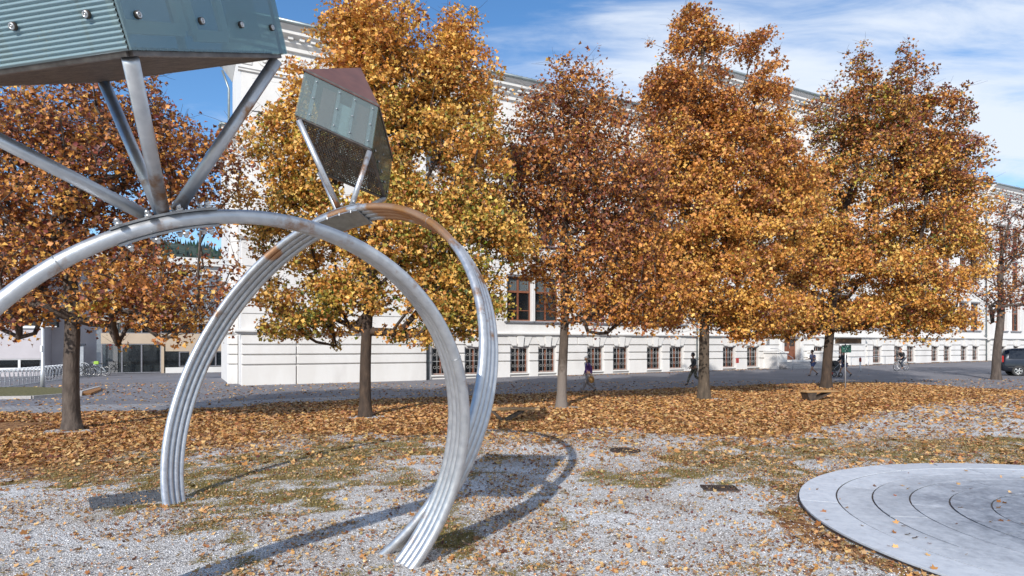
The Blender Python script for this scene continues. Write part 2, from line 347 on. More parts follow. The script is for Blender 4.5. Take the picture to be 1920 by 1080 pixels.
# ---------------------------------------------------------------- ground
DISC = Vector((7.86, 7.35, 0)); DISC_R = 4.10
def img(x, y): return 960 + F * x / y, YH + F * (HC - gz(x, y)) / y
def interp(px, pts): return np.interp(px, [p[0] for p in pts], [p[1] for p in pts])
ROAD_NEAR = [(-600,790),(0,779),(300,773),(460,764),(650,754),(900,745),(1060,739),(1200,735),(1400,728),(1560,724),(1650,724),(1760,731),(1920,740),(2500,748)]
FRONT = [(-400,872),(0,868),(250,858),(330,832),(500,817),(700,812),(860,812),(1000,815),(1180,803),(1300,815),(1400,825),(1500,812),(1600,790),(1720,762),(1920,742),(2500,742)]
TREES_XY = [gp(135,805), gp(685,780), gp(1053,762), gp(1320,747), gp(1549,728), gp(1868,711)]
def litter_density(x, y):
    px, py = img(x, y)
    n = fbm(x * .8, y * .8, 3, 4) - .5; n2 = fbm(x * 2.7, y * 2.7, 11, 3) - .5
    zf = (HC) * F / (interp(px, FRONT) - YH)                    # distance of the front edge of the drift
    d = 0.0 + sstep(-1.1, 0.8, (y - zf) + 3.6 * n + 1.2 * n2)
    zb = (HC) * F / (interp(px, ROAD_NEAR) - YH)
    back = sstep(.9, -.2, (y - zb) + 2.0 * n)
    d = d * (0.035 + .965 * back)
    # thinner cover in front of the drift
    mid = sstep(-4.0, 0.0, (y - zf) + 3.0 * n) * .30 * (.4 + 1.6 * np.clip(n2 + .5, 0, 1)) * back
    right = sstep(1420, 1650, px) * sstep(770, 745, py) * .25 + sstep(1500, 1700, px) * sstep(835, 800, py) * .22
    left = sstep(340, 220, px) * sstep(945, 870, py) * .75 * sstep(-.3, .1, n)
    grass_l = grass_mask(x, y) * .13
    rd = np.hypot(x - DISC.x, y - DISC.y) - DISC_R
    rim = sstep(.75, .1, rd + .9 * n) * sstep(-.02, 0.02, rd) * sstep(14, 10.5, y) * (.5 + .4 * sstep(9.5, 7, y))
    base = .07 + .12 * sstep(-.1, .3, n2)
    d = np.maximum.reduce([d, mid * 1.0, right * back, left * back, grass_l * back, rim, base * back * (px < 1e9)])
    d = np.where(rd < 0, 0.02, d)
    for i, t in enumerate(TREES_XY[:4]):                     # bare gravel at the foot of the trunks
        q = np.hypot((x - t.x - .1) * .75, (y - t.y + .35)) + .5 * n2
        d = d * (0.18 + .82 * sstep(.35, .75, q))
    return np.clip(d, 0, 1)
def ell(x, y, cx, cy, rx, ry):
    c = gp(cx, cy); k = c.y / F
    a = rx * k; b = (gp(cx, cy - ry).y - gp(cx, cy + ry).y) / 2
    return 1 - np.hypot((x - c.x) / a, (y - c.y) / b)
def grass_mask(x, y):
    px, py = img(x, y)
    n = fbm(x * 1.3, y * 1.3, 21, 4) - .5; n2 = fbm(x * 4.5, y * 4.5, 31, 3) - .5
    g = ell(x, y, 540, 880, 230, 52)
    g = np.maximum(g, ell(x, y, 640, 850, 170, 26)); g = np.maximum(g, ell(x, y, 480, 925, 110, 30))
    g = np.maximum(g, ell(x, y, 740, 895, 90, 22)); g = np.maximum(g, ell(x, y, 420, 900, 60, 30)); g = np.maximum(g, ell(x, y, 250, 870, 190, 38) - .05)
    g = np.maximum(g, ell(x, y, 1380, 872, 130, 30)); g = np.maximum(g, ell(x, y, 1600, 845, 240, 28)); g = np.maximum(g, ell(x, y, 1820, 845, 230, 34))
    g = np.maximum(g, ell(x, y, 860, 1010, 60, 30) - .15); g = np.maximum(g, ell(x, y, 1270, 880, 60, 18) - .1); g = np.maximum(g, ell(x, y, 1150, 900, 120, 20) - .25)
    rd = np.hypot(x - DISC.x, y - DISC.y) - DISC_R
    g = np.maximum(g, np.where(y < 12.5, .35 - rd * 1.1, -1))
    m = sstep(-.12, .22, g + 1.1 * n + .7 * n2)
    m = m * (.50 + .5 * sstep(-.22, .16, n2 + .6*n))
    m = np.maximum(m, .75 * sstep(.11, .26, n + .6 * n2) * sstep(30, 14, y) * (1 - sstep(1050, 1100, px) * .4))
    zf = (HC) * F / (interp(px, FRONT) - YH)
    m = m * sstep(2.5, -1.0, y - zf)
    return np.where(rd < 0.02, 0, m)
def axis(lo, hi, step, far, k=1.35):
    a = list(np.arange(lo, hi + 1e-6, step)); s = step; p = hi
    while p < far: s *= k; p += s; a.append(p)
    s = step; p = lo
    while p > -far: s *= k; p -= s; a.insert(0, p)
    return np.array(a)
def ground():
    xs = axis(-16, 26, .16, 1500); ys = axis(4, 34, .16, 1500)
    X, Y = np.meshgrid(xs, ys); x, y = X.ravel(), Y.ravel()
    V = np.stack([x, y, gz(x, y) + .012 * (fbm(x * 1.7, y * 1.7, 5, 3) - .5)], 1)
    nx, ny = len(xs), len(ys); i = np.arange((nx - 1) * (ny - 1)); r, c = i // (nx - 1), i % (nx - 1); b = r * nx + c
    T = np.stack([b, b + 1, b + nx + 1, b + nx], 1)
    yy = np.maximum(y, 3.0)
    C = np.zeros((len(x), 3)); C[:, 0] = grass_mask(x, yy); C[:, 1] = litter_density(x, yy)
    m, nt, N, L, bs, out = nodes('gravel_ground'); bs.inputs['Roughness'].default_value = .9; bs.inputs['Specular IOR Level'].default_value = .25
    tc = N('ShaderNodeTexCoord'); at_ = N('ShaderNodeVertexColor'); at_.layer_name = 'col'; sp = N('ShaderNodeSeparateColor'); L(at_.outputs[0], sp.inputs[0])
    vo = N('ShaderNodeTexVoronoi'); vo.inputs['Scale'].default_value = 60; vo.inputs['Randomness'].default_value = 1; L(tc.outputs['Object'], vo.inputs['Vector'])
    vo2 = N('ShaderNodeTexVoronoi'); vo2.inputs['Scale'].default_value = 85; L(tc.outputs['Object'], vo2.inputs['Vector'])
    sc = N('ShaderNodeSeparateColor'); L(vo.outputs['Color'], sc.inputs[0])
    gr = ramp(N, [(0,(.22,.20,.18)), (.2,(.46,.45,.44)), (.5,(.68,.68,.68)), (.8,(.80,.80,.80)), (1,(.88,.88,.88))]); L(sc.outputs[0], gr.inputs[0])
    nb = N('ShaderNodeTexNoise'); nb.inputs['Scale'].default_value = .7; nb.inputs['Detail'].default_value = 6; L(tc.outputs['Object'], nb.inputs['Vector'])
    nbr = ramp(N, [(.32,(.70,.64,.58)), (.62,(1,1,1))]); L(nb.outputs[0], nbr.inputs[0])
    mul = N('ShaderNodeMix'); mul.data_type = 'RGBA'; mul.blend_type = 'MULTIPLY'; mul.inputs[0].default_value = 1; L(gr.outputs[0], mul.inputs[6]); L(nbr.outputs[0], mul.inputs[7])
    # moss and worn turf
    ng = N('ShaderNodeTexNoise'); ng.inputs['Scale'].default_value = 26; ng.inputs['Detail'].default_value = 8; ng.inputs['Roughness'].default_value = .75; L(tc.outputs['Object'], ng.inputs['Vector'])
    gg = ramp(N, [(.34,(.08,.055,.022)), (.5,(.19,.14,.042)), (.62,(.28,.215,.07)), (.75,(.40,.32,.16))]); L(ng.outputs[0], gg.inputs[0])
    ad = N('ShaderNodeMath'); ad.operation = 'ADD'; L(sp.outputs[0], ad.inputs[0])
    sb = N('ShaderNodeMath'); sb.operation = 'MULTIPLY_ADD'; sb.inputs[1].default_value = 3.4; sb.inputs[2].default_value = -1.74; L(ng.outputs[0], sb.inputs[0]); L(sb.outputs[0], ad.inputs[1])
    mr = N('ShaderNodeMapRange'); mr.inputs['From Min'].default_value = .38; mr.inputs['From Max'].default_value = .66; L(ad.outputs[0], mr.inputs[0])
    m1 = N('ShaderNodeMix'); m1.data_type = 'RGBA'; L(mr.outputs[0], m1.inputs[0]); L(mul.outputs[2], m1.inputs[6]); L(gg.outputs[0], m1.inputs[7])
    # leaf mould under the drifts
    vl = N('ShaderNodeTexVoronoi'); vl.inputs['Scale'].default_value = 13; L(tc.outputs['Object'], vl.inputs['Vector'])
    sl_ = N('ShaderNodeSeparateColor'); L(vl.outputs['Color'], sl_.inputs[0])
    lr = ramp(N, [(0,(.10,.04,.018)), (.4,(.24,.11,.045)), (.75,(.38,.20,.08)), (1,(.5,.30,.13))]); L(sl_.outputs[0], lr.inputs[0])
    n5 = N('ShaderNodeMath'); n5.operation = 'MULTIPLY_ADD'; n5.inputs[1].default_value = .5; n5.inputs[2].default_value = -.25; L(sl_.outputs[1], n5.inputs[0])
    a5 = N('ShaderNodeMath'); a5.operation = 'ADD'; L(sp.outputs[1], a5.inputs[0]); L(n5.outputs[0], a5.inputs[1])
    ml = N('ShaderNodeMapRange'); ml.inputs['From Min'].default_value = .45; ml.inputs['From Max'].default_value = .62; L(a5.outputs[0], ml.inputs[0])
    m2 = N('ShaderNodeMix'); m2.data_type = 'RGBA'; L(ml.outputs[0], m2.inputs[0]); L(m1.outputs[2], m2.inputs[6]); L(lr.outputs[0], m2.inputs[7])
    L(m2.outputs[2], bs.inputs['Base Color'])
    bp = N('ShaderNodeBump'); bp.inputs['Strength'].default_value = 1.0; bp.inputs['Distance'].default_value = .02; L(vo.outputs['Distance'], bp.inputs['Height']); L(bp.outputs[0], bs.inputs['Normal'])
    tag(np_mesh('ground', V, T, m, C, smooth=True), kind='structure')
ground()

def sheet(name, near, far, mat, dz, x0, x1, n=90, rows=26):
    """surface between two lines given as functions of X"""
    V = []; 
    for i in range(n + 1):
        X = x0 + (x1 - x0) * i / n
        a, b = near(X), far(X)
        for j in range(rows + 1):
            Y = a + (b - a) * j / rows; V.append((X, Y, float(gz(X, Y)) + dz))
    T = [(i*(rows+1)+j, (i+1)*(rows+1)+j, (i+1)*(rows+1)+j+1, i*(rows+1)+j+1) for i in range(n) for j in range(rows)]
    me = D.meshes.new(name); me.from_pydata(V, [], T); me.update()
    return tag(link(name, me, None, [mat]), kind='structure')
def asphalt():
    m, nt, N, L, b, out = nodes('asphalt'); b.inputs['Roughness'].default_value = .85
    tc = N('ShaderNodeTexCoord')
    n = N('ShaderNodeTexNoise'); n.inputs['Scale'].default_value = .35; n.inputs['Detail'].default_value = 8; n.inputs['Roughness'].default_value = .7; L(tc.outputs['Object'], n.inputs['Vector'])
    r = ramp(N, [(.3,(.12,.118,.13)), (.5,(.155,.15,.165)), (.72,(.20,.195,.21))]); L(n.outputs[0], r.inputs[0])
    v = N('ShaderNodeTexNoise'); v.inputs['Scale'].default_value = 60; v.inputs['Detail'].default_value = 3; L(tc.outputs['Object'], v.inputs['Vector'])
    r2 = ramp(N, [(.3,(.9,.9,.9)), (.7,(1.08,1.08,1.08))]); L(v.outputs[0], r2.inputs[0])
    mx = N('ShaderNodeMix'); mx.data_type = 'RGBA'; mx.blend_type = 'MULTIPLY'; mx.inputs[0].default_value = 1; L(r.outputs[0], mx.inputs[6]); L(r2.outputs[0], mx.inputs[7]); L(mx.outputs[2], b.inputs['Base Color'])
    bp = N('ShaderNodeBump'); bp.inputs['Strength'].default_value = .15; bp.inputs['Distance'].default_value = .004; L(v.outputs[0], bp.inputs['Height']); L(bp.outputs[0], b.inputs['Normal'])
    return m
M['asphalt'] = asphalt()
near_pts = [gp(a, b) for a, b in ROAD_NEAR]
def road_near(X): return float(np.interp(X, [p.x for p in near_pts], [p.y for p in near_pts])) + .35 * (float(fbm(X * .9, 3.3, 8, 3)) - .5)
def facade_y(X): return OY + (X - OX) * UY / UX
def road_far(X): return facade_y(X) + 4.0 if X > -15 else 66.0
sheet('road', road_near, road_far, M['asphalt'], .008, -75, 75, 220, 40)
def pavers():
    m, nt, N, L, b, out = nodes('stone_setts'); b.inputs['Roughness'].default_value = .8
    tc = N('ShaderNodeTexCoord'); br = N('ShaderNodeTexBrick'); br.inputs['Scale'].default_value = 1.0; br.inputs['Brick Width'].default_value = .24; br.inputs['Row Height'].default_value = .13
    br.inputs['Mortar Size'].default_value = .012; br.inputs['Color1'].default_value = (.24,.235,.245,1); br.inputs['Color2'].default_value = (.36,.35,.36,1); br.inputs['Mortar'].default_value = (.08,.07,.06,1)
    L(tc.outputs['Object'], br.inputs['Vector']); L(br.outputs[0], b.inputs['Base Color'])
    bp = N('ShaderNodeBump'); bp.inputs['Strength'].default_value = .4; bp.inputs['Distance'].default_value = .01; bp.invert = True; L(br.outputs['Fac'], bp.inputs['Height']); L(bp.outputs[0], b.inputs['Normal'])
    return m
M['setts'] = pavers()
sheet('sett_paving', lambda X: road_near(X) + .35, lambda X: road_near(X) + 3.3, M['setts'], .014, -26, -6.5, 60, 10)

# ---------------------------------------------------------------- concrete disc with ring joints
def disc():
    root = D.objects.new('round_platform', None); COL.objects.link(root); root.location = (DISC.x, DISC.y, float(gz(DISC.x, DISC.y)))
    tag(root, kind='structure')
    def conc(name, a, b_, c):
        m = pmat(name, a, b_, 1.1, .6, bump=.15, bscale=60, c3=c, detail=10); return m
    def stain(name, s):
        m, nt, N, L, b, out = nodes(name); b.inputs['Roughness'].default_value = .55
        tc = N('ShaderNodeTexCoord'); le = N('ShaderNodeVectorMath'); le.operation = 'LENGTH'; L(tc.outputs['Object'], le.inputs[0])
        n = N('ShaderNodeTexNoise'); n.inputs['Scale'].default_value = 1.1; n.inputs['Detail'].default_value = 10; n.inputs['Roughness'].default_value = .65; L(tc.outputs['Object'], n.inputs['Vector'])
        a = N('ShaderNodeMath'); a.operation = 'MULTIPLY_ADD'; a.inputs[1].default_value = -3.2; L(n.outputs[0], a.inputs[0]); L(le.outputs['Value'], a.inputs[2])
        mr = N('ShaderNodeMapRange'); mr.inputs['From Min'].default_value = .35; mr.inputs['From Max'].default_value = 1.9; L(a.outputs[0], mr.inputs[0])
        n2 = N('ShaderNodeTexNoise'); n2.inputs['Scale'].default_value = 9; n2.inputs['Detail'].default_value = 8; n2.inputs['Roughness'].default_value = .7; L(tc.outputs['Object'], n2.inputs['Vector'])
        p = ramp(N, [(.3,(.40*s,.425*s,.465*s)), (.5,(.50*s,.53*s,.575*s)), (.7,(.58*s,.605*s,.64*s))]); L(n2.outputs[0], p.inputs[0])
        d = ramp(N, [(.35,(.13,.145,.175)), (.55,(.25,.275,.32)), (.7,(.38,.405,.45))]); L(n2.outputs[0], d.inputs[0])
        mx = N('ShaderNodeMix'); mx.data_type = 'RGBA'; L(mr.outputs[0], mx.inputs[0]); L(d.outputs[0], mx.inputs[6]); L(p.outputs[0], mx.inputs[7]); L(mx.outputs[2], b.inputs['Base Color'])
        bp = N('ShaderNodeBump'); bp.inputs['Strength'].default_value = .2; bp.inputs['Distance'].default_value = .004; L(n2.outputs[0], bp.inputs['Height']); L(bp.outputs[0], b.inputs['Normal'])
        return m
    slabs = [stain('platform_concrete', 1.0), stain('platform_concrete_b', .92), stain('platform_concrete_c', 1.06)]
    pale = [conc('pale_concrete', (.40,.43,.48), (.52,.55,.60), (.58,.60,.64)), conc('pale_concrete_b', (.36,.40,.45), (.48,.51,.56), (.55,.57,.61)), conc('pale_concrete_c', (.43,.45,.49), (.54,.56,.60), (.48,.49,.51))]
    dark = [conc('stained_concrete', (.17,.19,.23), (.30,.33,.38), (.40,.43,.48)), conc('stained_concrete_b', (.14,.16,.20), (.27,.30,.35), (.36,.38,.43))]
    radii = [0.0, .45, .9, 1.35, 1.8, 2.26, 2.72, 3.17, 3.62, DISC_R]
    r_ = random.Random(4)
    for k in range(1, len(radii)):
        a, b = radii[k-1], radii[k]; ns = 1 if k == 1 else (5 if k < 5 else 7)
        off = r_.random() * 6
        for j in range(ns):
            t0 = off + 2*math.pi*j/ns; t1 = off + 2*math.pi*(j+1)/ns
            steps = max(3, int((t1-t0)*b/.22)) if ns > 1 else 40
            g = .010; mb = MB(); h = .05 + r_.uniform(-.004, .004) - (.0 if k > 1 else 0); bev = .0015
            A0, B0 = a + (g if a > 0 else 0), b - (g if k < len(radii)-1 else 0)
            prof = [(B0, -.1), (B0, h-bev), (B0-bev, h), (max(A0+bev, .0), h), (A0, h-bev), (A0, -.1)] if a > 0 else [(B0, -.1), (B0, h-bev), (B0-bev, h), (0.0, h)]
            vs, fs = [], []; n = len(prof)
            for i in range(steps+1):
                pad = 0 if ns == 1 else g
                t = t0 + pad/max(b,.1) + (t1 - t0 - 2*pad/max(b,.1))*i/steps
                for (r, z) in prof: vs.append((r*math.cos(t), r*math.sin(t), z))
            for i in range(steps):
                for q in range(n-1): fs.append((i*n+q, (i+1)*n+q, (i+1)*n+q+1, i*n+q+1))
            if ns > 1 and a > 0: fs += [tuple(range(n)), tuple(steps*n + q for q in range(n-1, -1, -1))]
            mb.add(vs, fs)
            m = r_.choice(slabs)
            fix_normals(mb.build('concrete_slab', m, root))
    mb = MB(); mb.tube([(0,0,-.1), (0,0,.041)], DISC_R-.01, 96, smooth=False); mb.build('joint_bed', M['black'], root)
    mb = MB(); mb.ring((0,0,.02), (0,0,1), DISC_R+.008, .012, 140, 6); mb.build('edge_band', M['iron'], root)
disc()

# ---------------------------------------------------------------- fallen leaves, turf, gravel stones
def star(lobes, amp):
    """maple leaf outline, slightly cupped; fan of triangles"""
    v = [(0, 0, .02)]; n = lobes * 2
    for i in range(n):
        a = math.pi/2 + 2*math.pi*i/n; r = (1.0 - .12*abs(((i/2+lobes/2) % lobes) - lobes/2)) if i % 2 == 0 else amp
        v.append((.5*r*math.cos(a), .5*r*math.sin(a), .09*r*r if i % 2 == 0 else .0))
    f = [(0, 1+i, 1+(i+1) % n) for i in range(n)]
    return np.array(v), np.array(f)
LEAF_NEAR = star(5, .5)
LEAF_MID = (np.array([(0,-.5,0),(.5,.1,.12),(.1,.2,0),(0,.55,.1),(-.1,.2,0),(-.5,.1,.14)]), np.array([(0,1,2),(0,2,3),(0,3,4),(0,4,5)]))
LEAF_FAR = (np.array([(0,-.5,0),(.42,.05,.12),(0,.5,0),(-.42,.05,.12)]), np.array([(0,1,2),(0,2,3)]))
LIT_COLS = np.array([(.52,.27,.10),(.60,.36,.145),(.42,.20,.07),(.30,.12,.045),(.14,.055,.028),(.55,.38,.17),(.46,.27,.12),(.33,.19,.10)])
def pal(cols, n, w=None):
    c = cols[rng.choice(len(cols), n, p=w)]; return np.clip(c * rng.uniform(.75, 1.25, (n, 1)) + rng.normal(0, .01, (n, 3)), .005, 1)
def leaves_on_ground():
    def sample(x0, x1, y0, y1, per, tpl, size, name, label=None):
        n = int((x1-x0)*(y1-y0)*per); x = rng.uniform(x0, x1, n); y = rng.uniform(y0, y1, n)
        vis = (np.abs(x) < y * .86 + 1.5)
        x, y = x[vis], y[vis]; d = litter_density(x, y); k = rng.random(len(x)) < d; x, y, d = x[k], y[k], d[k]; n = len(x)
        rd = np.hypot(x - DISC.x, y - DISC.y)
        z = np.where(rd < DISC_R, float(gz(DISC.x, DISC.y)) + .056, gz(x, y) + .012) + rng.random(n) * .03 * d
        nrm = np.stack([rng.normal(0, .42, n), rng.normal(0, .42, n), np.ones(n)], 1)
        R = frames(nrm, rng.random(n) * 6.28); S = rng.gamma(6, 1/6, n).clip(.4, 1.7) * size
        C = pal(LIT_COLS, n, [.2,.17,.17,.13,.09,.1,.07,.07])
        return scatter(tpl[0], tpl[1], np.stack([x, y, z], 1), R, S, C)
    parts = [sample(-9, 11, 4.6, 11.5, 170, LEAF_NEAR, .068, 'a'), sample(-13, 14, 11.5, 18, 330, LEAF_MID, .088, 'b'),
             sample(-26, 34, 18, 37, 260, LEAF_FAR, .10, 'c')]
    n = 190000; x = rng.uniform(-10, 11, n); y = 4.6 + rng.random(n)**1.15*11; ok = (np.abs(x) < y*.86 + 1) & (np.hypot(x-DISC.x, y-DISC.y) > DISC_R + .02); x, y = x[ok], y[ok]
    k = rng.random(len(x)) < .12 + .9*sstep(.38, .66, fbm(x*.9, y*.9, 77, 4)*.6 + fbm(x*4, y*4, 78, 2)*.4); x, y = x[k], y[k]; n = len(x)
    R = frames(np.stack([rng.normal(0,.5,n), rng.normal(0,.5,n), np.ones(n)], 1), rng.random(n)*6.28)
    parts.append(scatter(LEAF_FAR[0]*np.array([[1,.6,1]]), LEAF_FAR[1], np.stack([x, y, gz(x, y)+.014], 1), R, rng.gamma(3, .0115, n).clip(.008, .075), pal(LIT_COLS*np.array([[.95,1.0,1.1]]), n)))
    V, T, C, b = [], [], [], 0
    for v, t, c in parts: V.append(v); T.append(t + b); C.append(c); b += len(v)
    o = np_mesh('fallen_leaves', np.concatenate(V), np.concatenate(T), M['litter'], np.concatenate(C))
    tag(o, 'drift of brown and golden maple leaves covering the gravel under the row of trees', 'fallen leaves', kind='stuff')
leaves_on_ground()
def loose_road_leaves():
    n = 700; px = rng.uniform(-10, 1960, n); py = rng.uniform(690, 745, n)
    P = np.array([gp(a, b) for a, b in zip(px, py)]); ok = np.array([facade_y(p[0]) - .1 > p[1] or p[0] < -16 for p in P])
    # a strip of leaves blown against the foot of the old building
    m = 2600; t = rng.uniform(20, 84, m); o = .75 + rng.exponential(.45, m)
    Q = np.stack([OX + UX*t + UY*o, OY + UY*t - UX*o, np.zeros(m)], 1); Q[:, 2] = gz(Q[:, 0], Q[:, 1])
    P = np.concatenate([P[ok], Q]); P[:, 2] += .022; n = len(P)
    R = frames(np.stack([rng.normal(0,.3,n), rng.normal(0,.3,n), np.ones(n)], 1), rng.random(n)*6.28)
    V, T, C = scatter(LEAF_FAR[0], LEAF_FAR[1], P, R, rng.uniform(.06,.13,n), pal(LIT_COLS, n))
    tag(np_mesh('road_leaves', V, T, M['litter'], C), 'loose brown leaves strewn over the asphalt in front of the white school', 'fallen leaves', kind='stuff')
loose_road_leaves()
def turf():
    n = 260000; x = rng.uniform(-9, 13, n); y = rng.uniform(4.6, 16, n); ok = np.abs(x) < y * .86 + 1; x, y = x[ok], y[ok]
    g = grass_mask(x, y); k = rng.random(len(x)) < g**1.5 * .5; x, y = x[k], y[k]; n = len(x)
    h = rng.uniform(.012, .04, n); a = rng.random(n) * 6.28; w = .006; ln = rng.normal(0, .5, (n, 2)) * h[:, None]
    z = gz(x, y)
    A = np.stack([x - w*np.cos(a), y - w*np.sin(a), z], 1); B = np.stack([x + w*np.cos(a), y + w*np.sin(a), z], 1); Cc = np.stack([x + ln[:, 0], y + ln[:, 1], z + h], 1)
    V = np.stack([A, B, Cc], 1).reshape(-1, 3); T = np.arange(n*3).reshape(-1, 3)
    cols = np.array([(.20,.17,.05),(.27,.21,.07),(.34,.25,.11),(.15,.15,.04),(.40,.31,.16)])
    C = np.repeat(pal(cols, n), 3, axis=0)
    tag(np_mesh('grass', V, T, M['litter'], C), 'short olive and straw coloured turf patches in the gravel', 'grass', kind='stuff')
turf()
def stones():
    n = 60000; x = rng.uniform(-7, 9, n); y = 4.6 + rng.random(n)**1.3 * 9.5; ok = (np.abs(x) < y*.86 + .5) & (np.hypot(x-DISC.x, y-DISC.y) > DISC_R + .02)
    x, y = x[ok], y[ok]; k = rng.random(len(x)) > grass_mask(x, y) * .85; x, y = x[k], y[k]; n = len(x)
    tv = np.array([(1,0,0),(0,1,0),(-1,0,0),(0,-1,0),(0,0,.75),(0,0,-.5)]); tf = np.array([(0,1,4),(1,2,4),(2,3,4),(3,0,4)])
    R = frames(np.stack([rng.normal(0,.4,n), rng.normal(0,.4,n), np.ones(n)], 1), rng.random(n)*6.28)
    g = rng.uniform(.35, .85, (n, 1)) * np.array([[1,.99,1.0]]); 
    V, T, C = scatter(tv, tf, np.stack([x, y, gz(x, y)+.002], 1), R, rng.uniform(.004,.011,n), g)
    m = pmat('stone_chip', (.5,.5,.5)); nt = m.node_tree; a = nt.nodes.new('ShaderNodeVertexColor'); a.layer_name = 'col'; nt.links.new(a.outputs[0], nt.nodes['Principled BSDF'].inputs['Base Color'])
    tag(np_mesh('gravel', V, T, m, C), 'pale grey gravel chips lying loose around the rings', 'gravel', kind='stuff')
stones()
# ---------------------------------------------------------------- the old white school building (local x along the facade, -y outwards)
def px_t(px): r = (px - 960) / F; return (-OX + r * OY) / (UX - r * UY)
def school():
    root = empty('school_building', (OX, OY, 0), 'long white four storey building with banded stonework, iron window grilles and brown windows', 'building', None, ROT_B)
    T_END = 104.0
    CZ0, CZ1 = 34.0, 54.8                         # raised central block
    pairs = [((820,836),(880,899)), ((958,989),(1010,1040)), ((1102,1129),(1150,1176)), ((1213,1238),(1255,1280)), ((1346,1367),(1390,1412)),
             ((1517,1531),(1563,1577)), ((1608,1622),(1637,1650)), ((1676,1690),(1700,1713)), ((1747,1757),(1770,1780)), ((1802,1811),(1824,1832))]
    wins = []
    for pr in pairs:
        a = [(px_t(p) + px_t(q)) / 2 for p, q in pr]; w = 1.36
        wins.append((a[0], a[1], w))
    wins.append((80.2, 83.2, 1.36)); wins.append((86.4, 88.8, 1.36)); wins.append((93.4, 96.4, 1.36))
    door_t = px_t(1471)
    def off(t): return -.45 if t < 10.7 or t > 77.6 else (-.55 if CZ0 < t < CZ1 else 0.0)
    blocks = [(0.0, 10.7, -.45), (10.7, CZ0, 0.0), (CZ0, CZ1, -.55), (CZ1, 77.6, 0.0), (77.6, 90.0, -.45), (90.0, T_END, 0.0)]
    Z_B, Z_1, Z_2, Z_3, Z_C = 3.0, 8.3, 13.1, 17.2, 20.1
    zb0, zb1 = .30, 2.06                          # basement window sill and head
    storeys = [(Z_B, Z_1, 3.9, 6.95, 1.95), (Z_1, Z_2, 9.2, 11.85, 1.7), (Z_2, Z_3, 13.75, 15.9, 1.6)]
    def gl(t): return float(gz(OX + UX * t, OY + UY * t))
    def zone(mb, x0, x1, z0, z1, ops, y0, th=.5):
        """wall x0..x1, z0..z1 with openings (a, b, zb, zt)"""
        ops = sorted(o for o in ops if o[0] > x0 and o[1] < x1); x = x0
        for a, b, p, q in ops:
            mb.box((x, y0, z0), (a, y0+th, z1)); mb.box((a, y0, z0), (b, y0+th, p)); mb.box((a, y0, q), (b, y0+th, z1)); x = b
        mb.box((x, y0, z0), (x1, y0+th, z1))
    wall = MB()
    course_n = 0
    meshes = {}
    def course(x0, x1, y, z0, z1, dep=.12):
        nonlocal course_n
        if x1 - x0 < .1: return
        m = MB(); m.bbox((x0, y-dep, z0), (x1, y+.02, z1), .022); m.build('stone_course', M['plaster'], root); course_n += 1
    opening = {}
    for (b0, b1, yo) in blocks:
        bw = [(c, w) for g in wins for c, w in ((g[0], g[2]), (g[1], g[2])) if b0 < c < b1 and not (b0 == 0 or (b0 > 77 and b0 < 78 and False))]
        ops_b = [(c-w/2, c+w/2, zb0 + gl(c)*.6, zb1 + gl(c)*.15) for c, w in bw]
        has_door = b0 < door_t < b1
        if has_door: ops_b = [o for o in ops_b if abs((o[0]+o[1])/2 - door_t) > 1.5] + [(door_t-1.0, door_t+1.0, .95, 3.75)]
        zone(wall, b0, b1, -.6, Z_B + (.9 if has_door else 0), ops_b, yo)
        for (s0, s1, p, q, w) in storeys:
            z0 = s0 + (.9 if has_door and s0 == Z_B else 0)
            ops = [(c-w/2, c+w/2, max(p, z0+.05), q) for c, _ in bw]
            zone(wall, b0, b1, z0, s1, ops, yo)
        wall.box((b0, yo, Z_3), (b1, yo+.5, Z_C if not has_door else 24.2))
        # plinth courses
        zc = [(-.6, 1.09), (1.17, 1.65), (1.73, 2.21), (2.29, 2.77)]
        segs = sorted(ops_b); 
        jx = [b0] + ([2.9, 5.6, 8.3] if b0 == 0 else []) 
        for k, (p, q) in enumerate(zc):
            x = b0
            cuts = [o for o in segs if o[2] < q - .02 and o[3] > p + .02]
            for o in cuts + [None]:
                e = o[0] - (.06 if k < 3 else 0.0) if o else b1
                if has_door and o and abs((o[0]+o[1])/2 - door_t) < .5: e -= .35
                L_ = e - x
                if L_ > 5.2:                       # a long run is two stones, joint near the corner
                    j = x + (2.9 if b0 == 0 else L_/2)
                    course(x, j-.03, yo, p, q); course(j+.03, e, yo, p, q)
                elif L_ > .12: course(x, e, yo, p, q)
                if o:
                    x = o[1] + (.06 if k < 3 else 0.0)
                    if has_door and abs((o[0]+o[1])/2 - door_t) < .5: x += .35
    # keystones above the basement windows
    kst = None
    for g in wins:
        for c in g[:2]:
            if c < 10.7 or abs(c - door_t) < 2.2: continue
            if kst is None:
                m = MB(); m.prism([(-.15, 2.12), (.15, 2.12), (.24, 2.84), (-.24, 2.84)], -.30, .0)
                kst = fix_normals(m.build('keystone', M['plaster2'], root)); o = kst
            else: o = kst.copy(); COL.objects.link(o)
            o.location = (c, off(c), 0.0)
    # flared voussoirs
    vs_ = None
    for g in wins:
        for c in g[:2]:
            if c < 10.7 or abs(c - door_t) < 2.2: continue
            for sgn in (-1, 1):
                m = MB(); m.prism([(sgn*.28, 2.20), (sgn*.62, 2.20), (sgn*.92, 2.80), (sgn*.36, 2.80)], -.17, 0)
                if vs_ is None: vs_ = {}
                if sgn not in vs_: vs_[sgn] = o = fix_normals(m.build('voussoir', M['plaster2'], root))
                else: o = vs_[sgn].copy(); COL.objects.link(o)
                o.location = (c, off(c), 0.0)
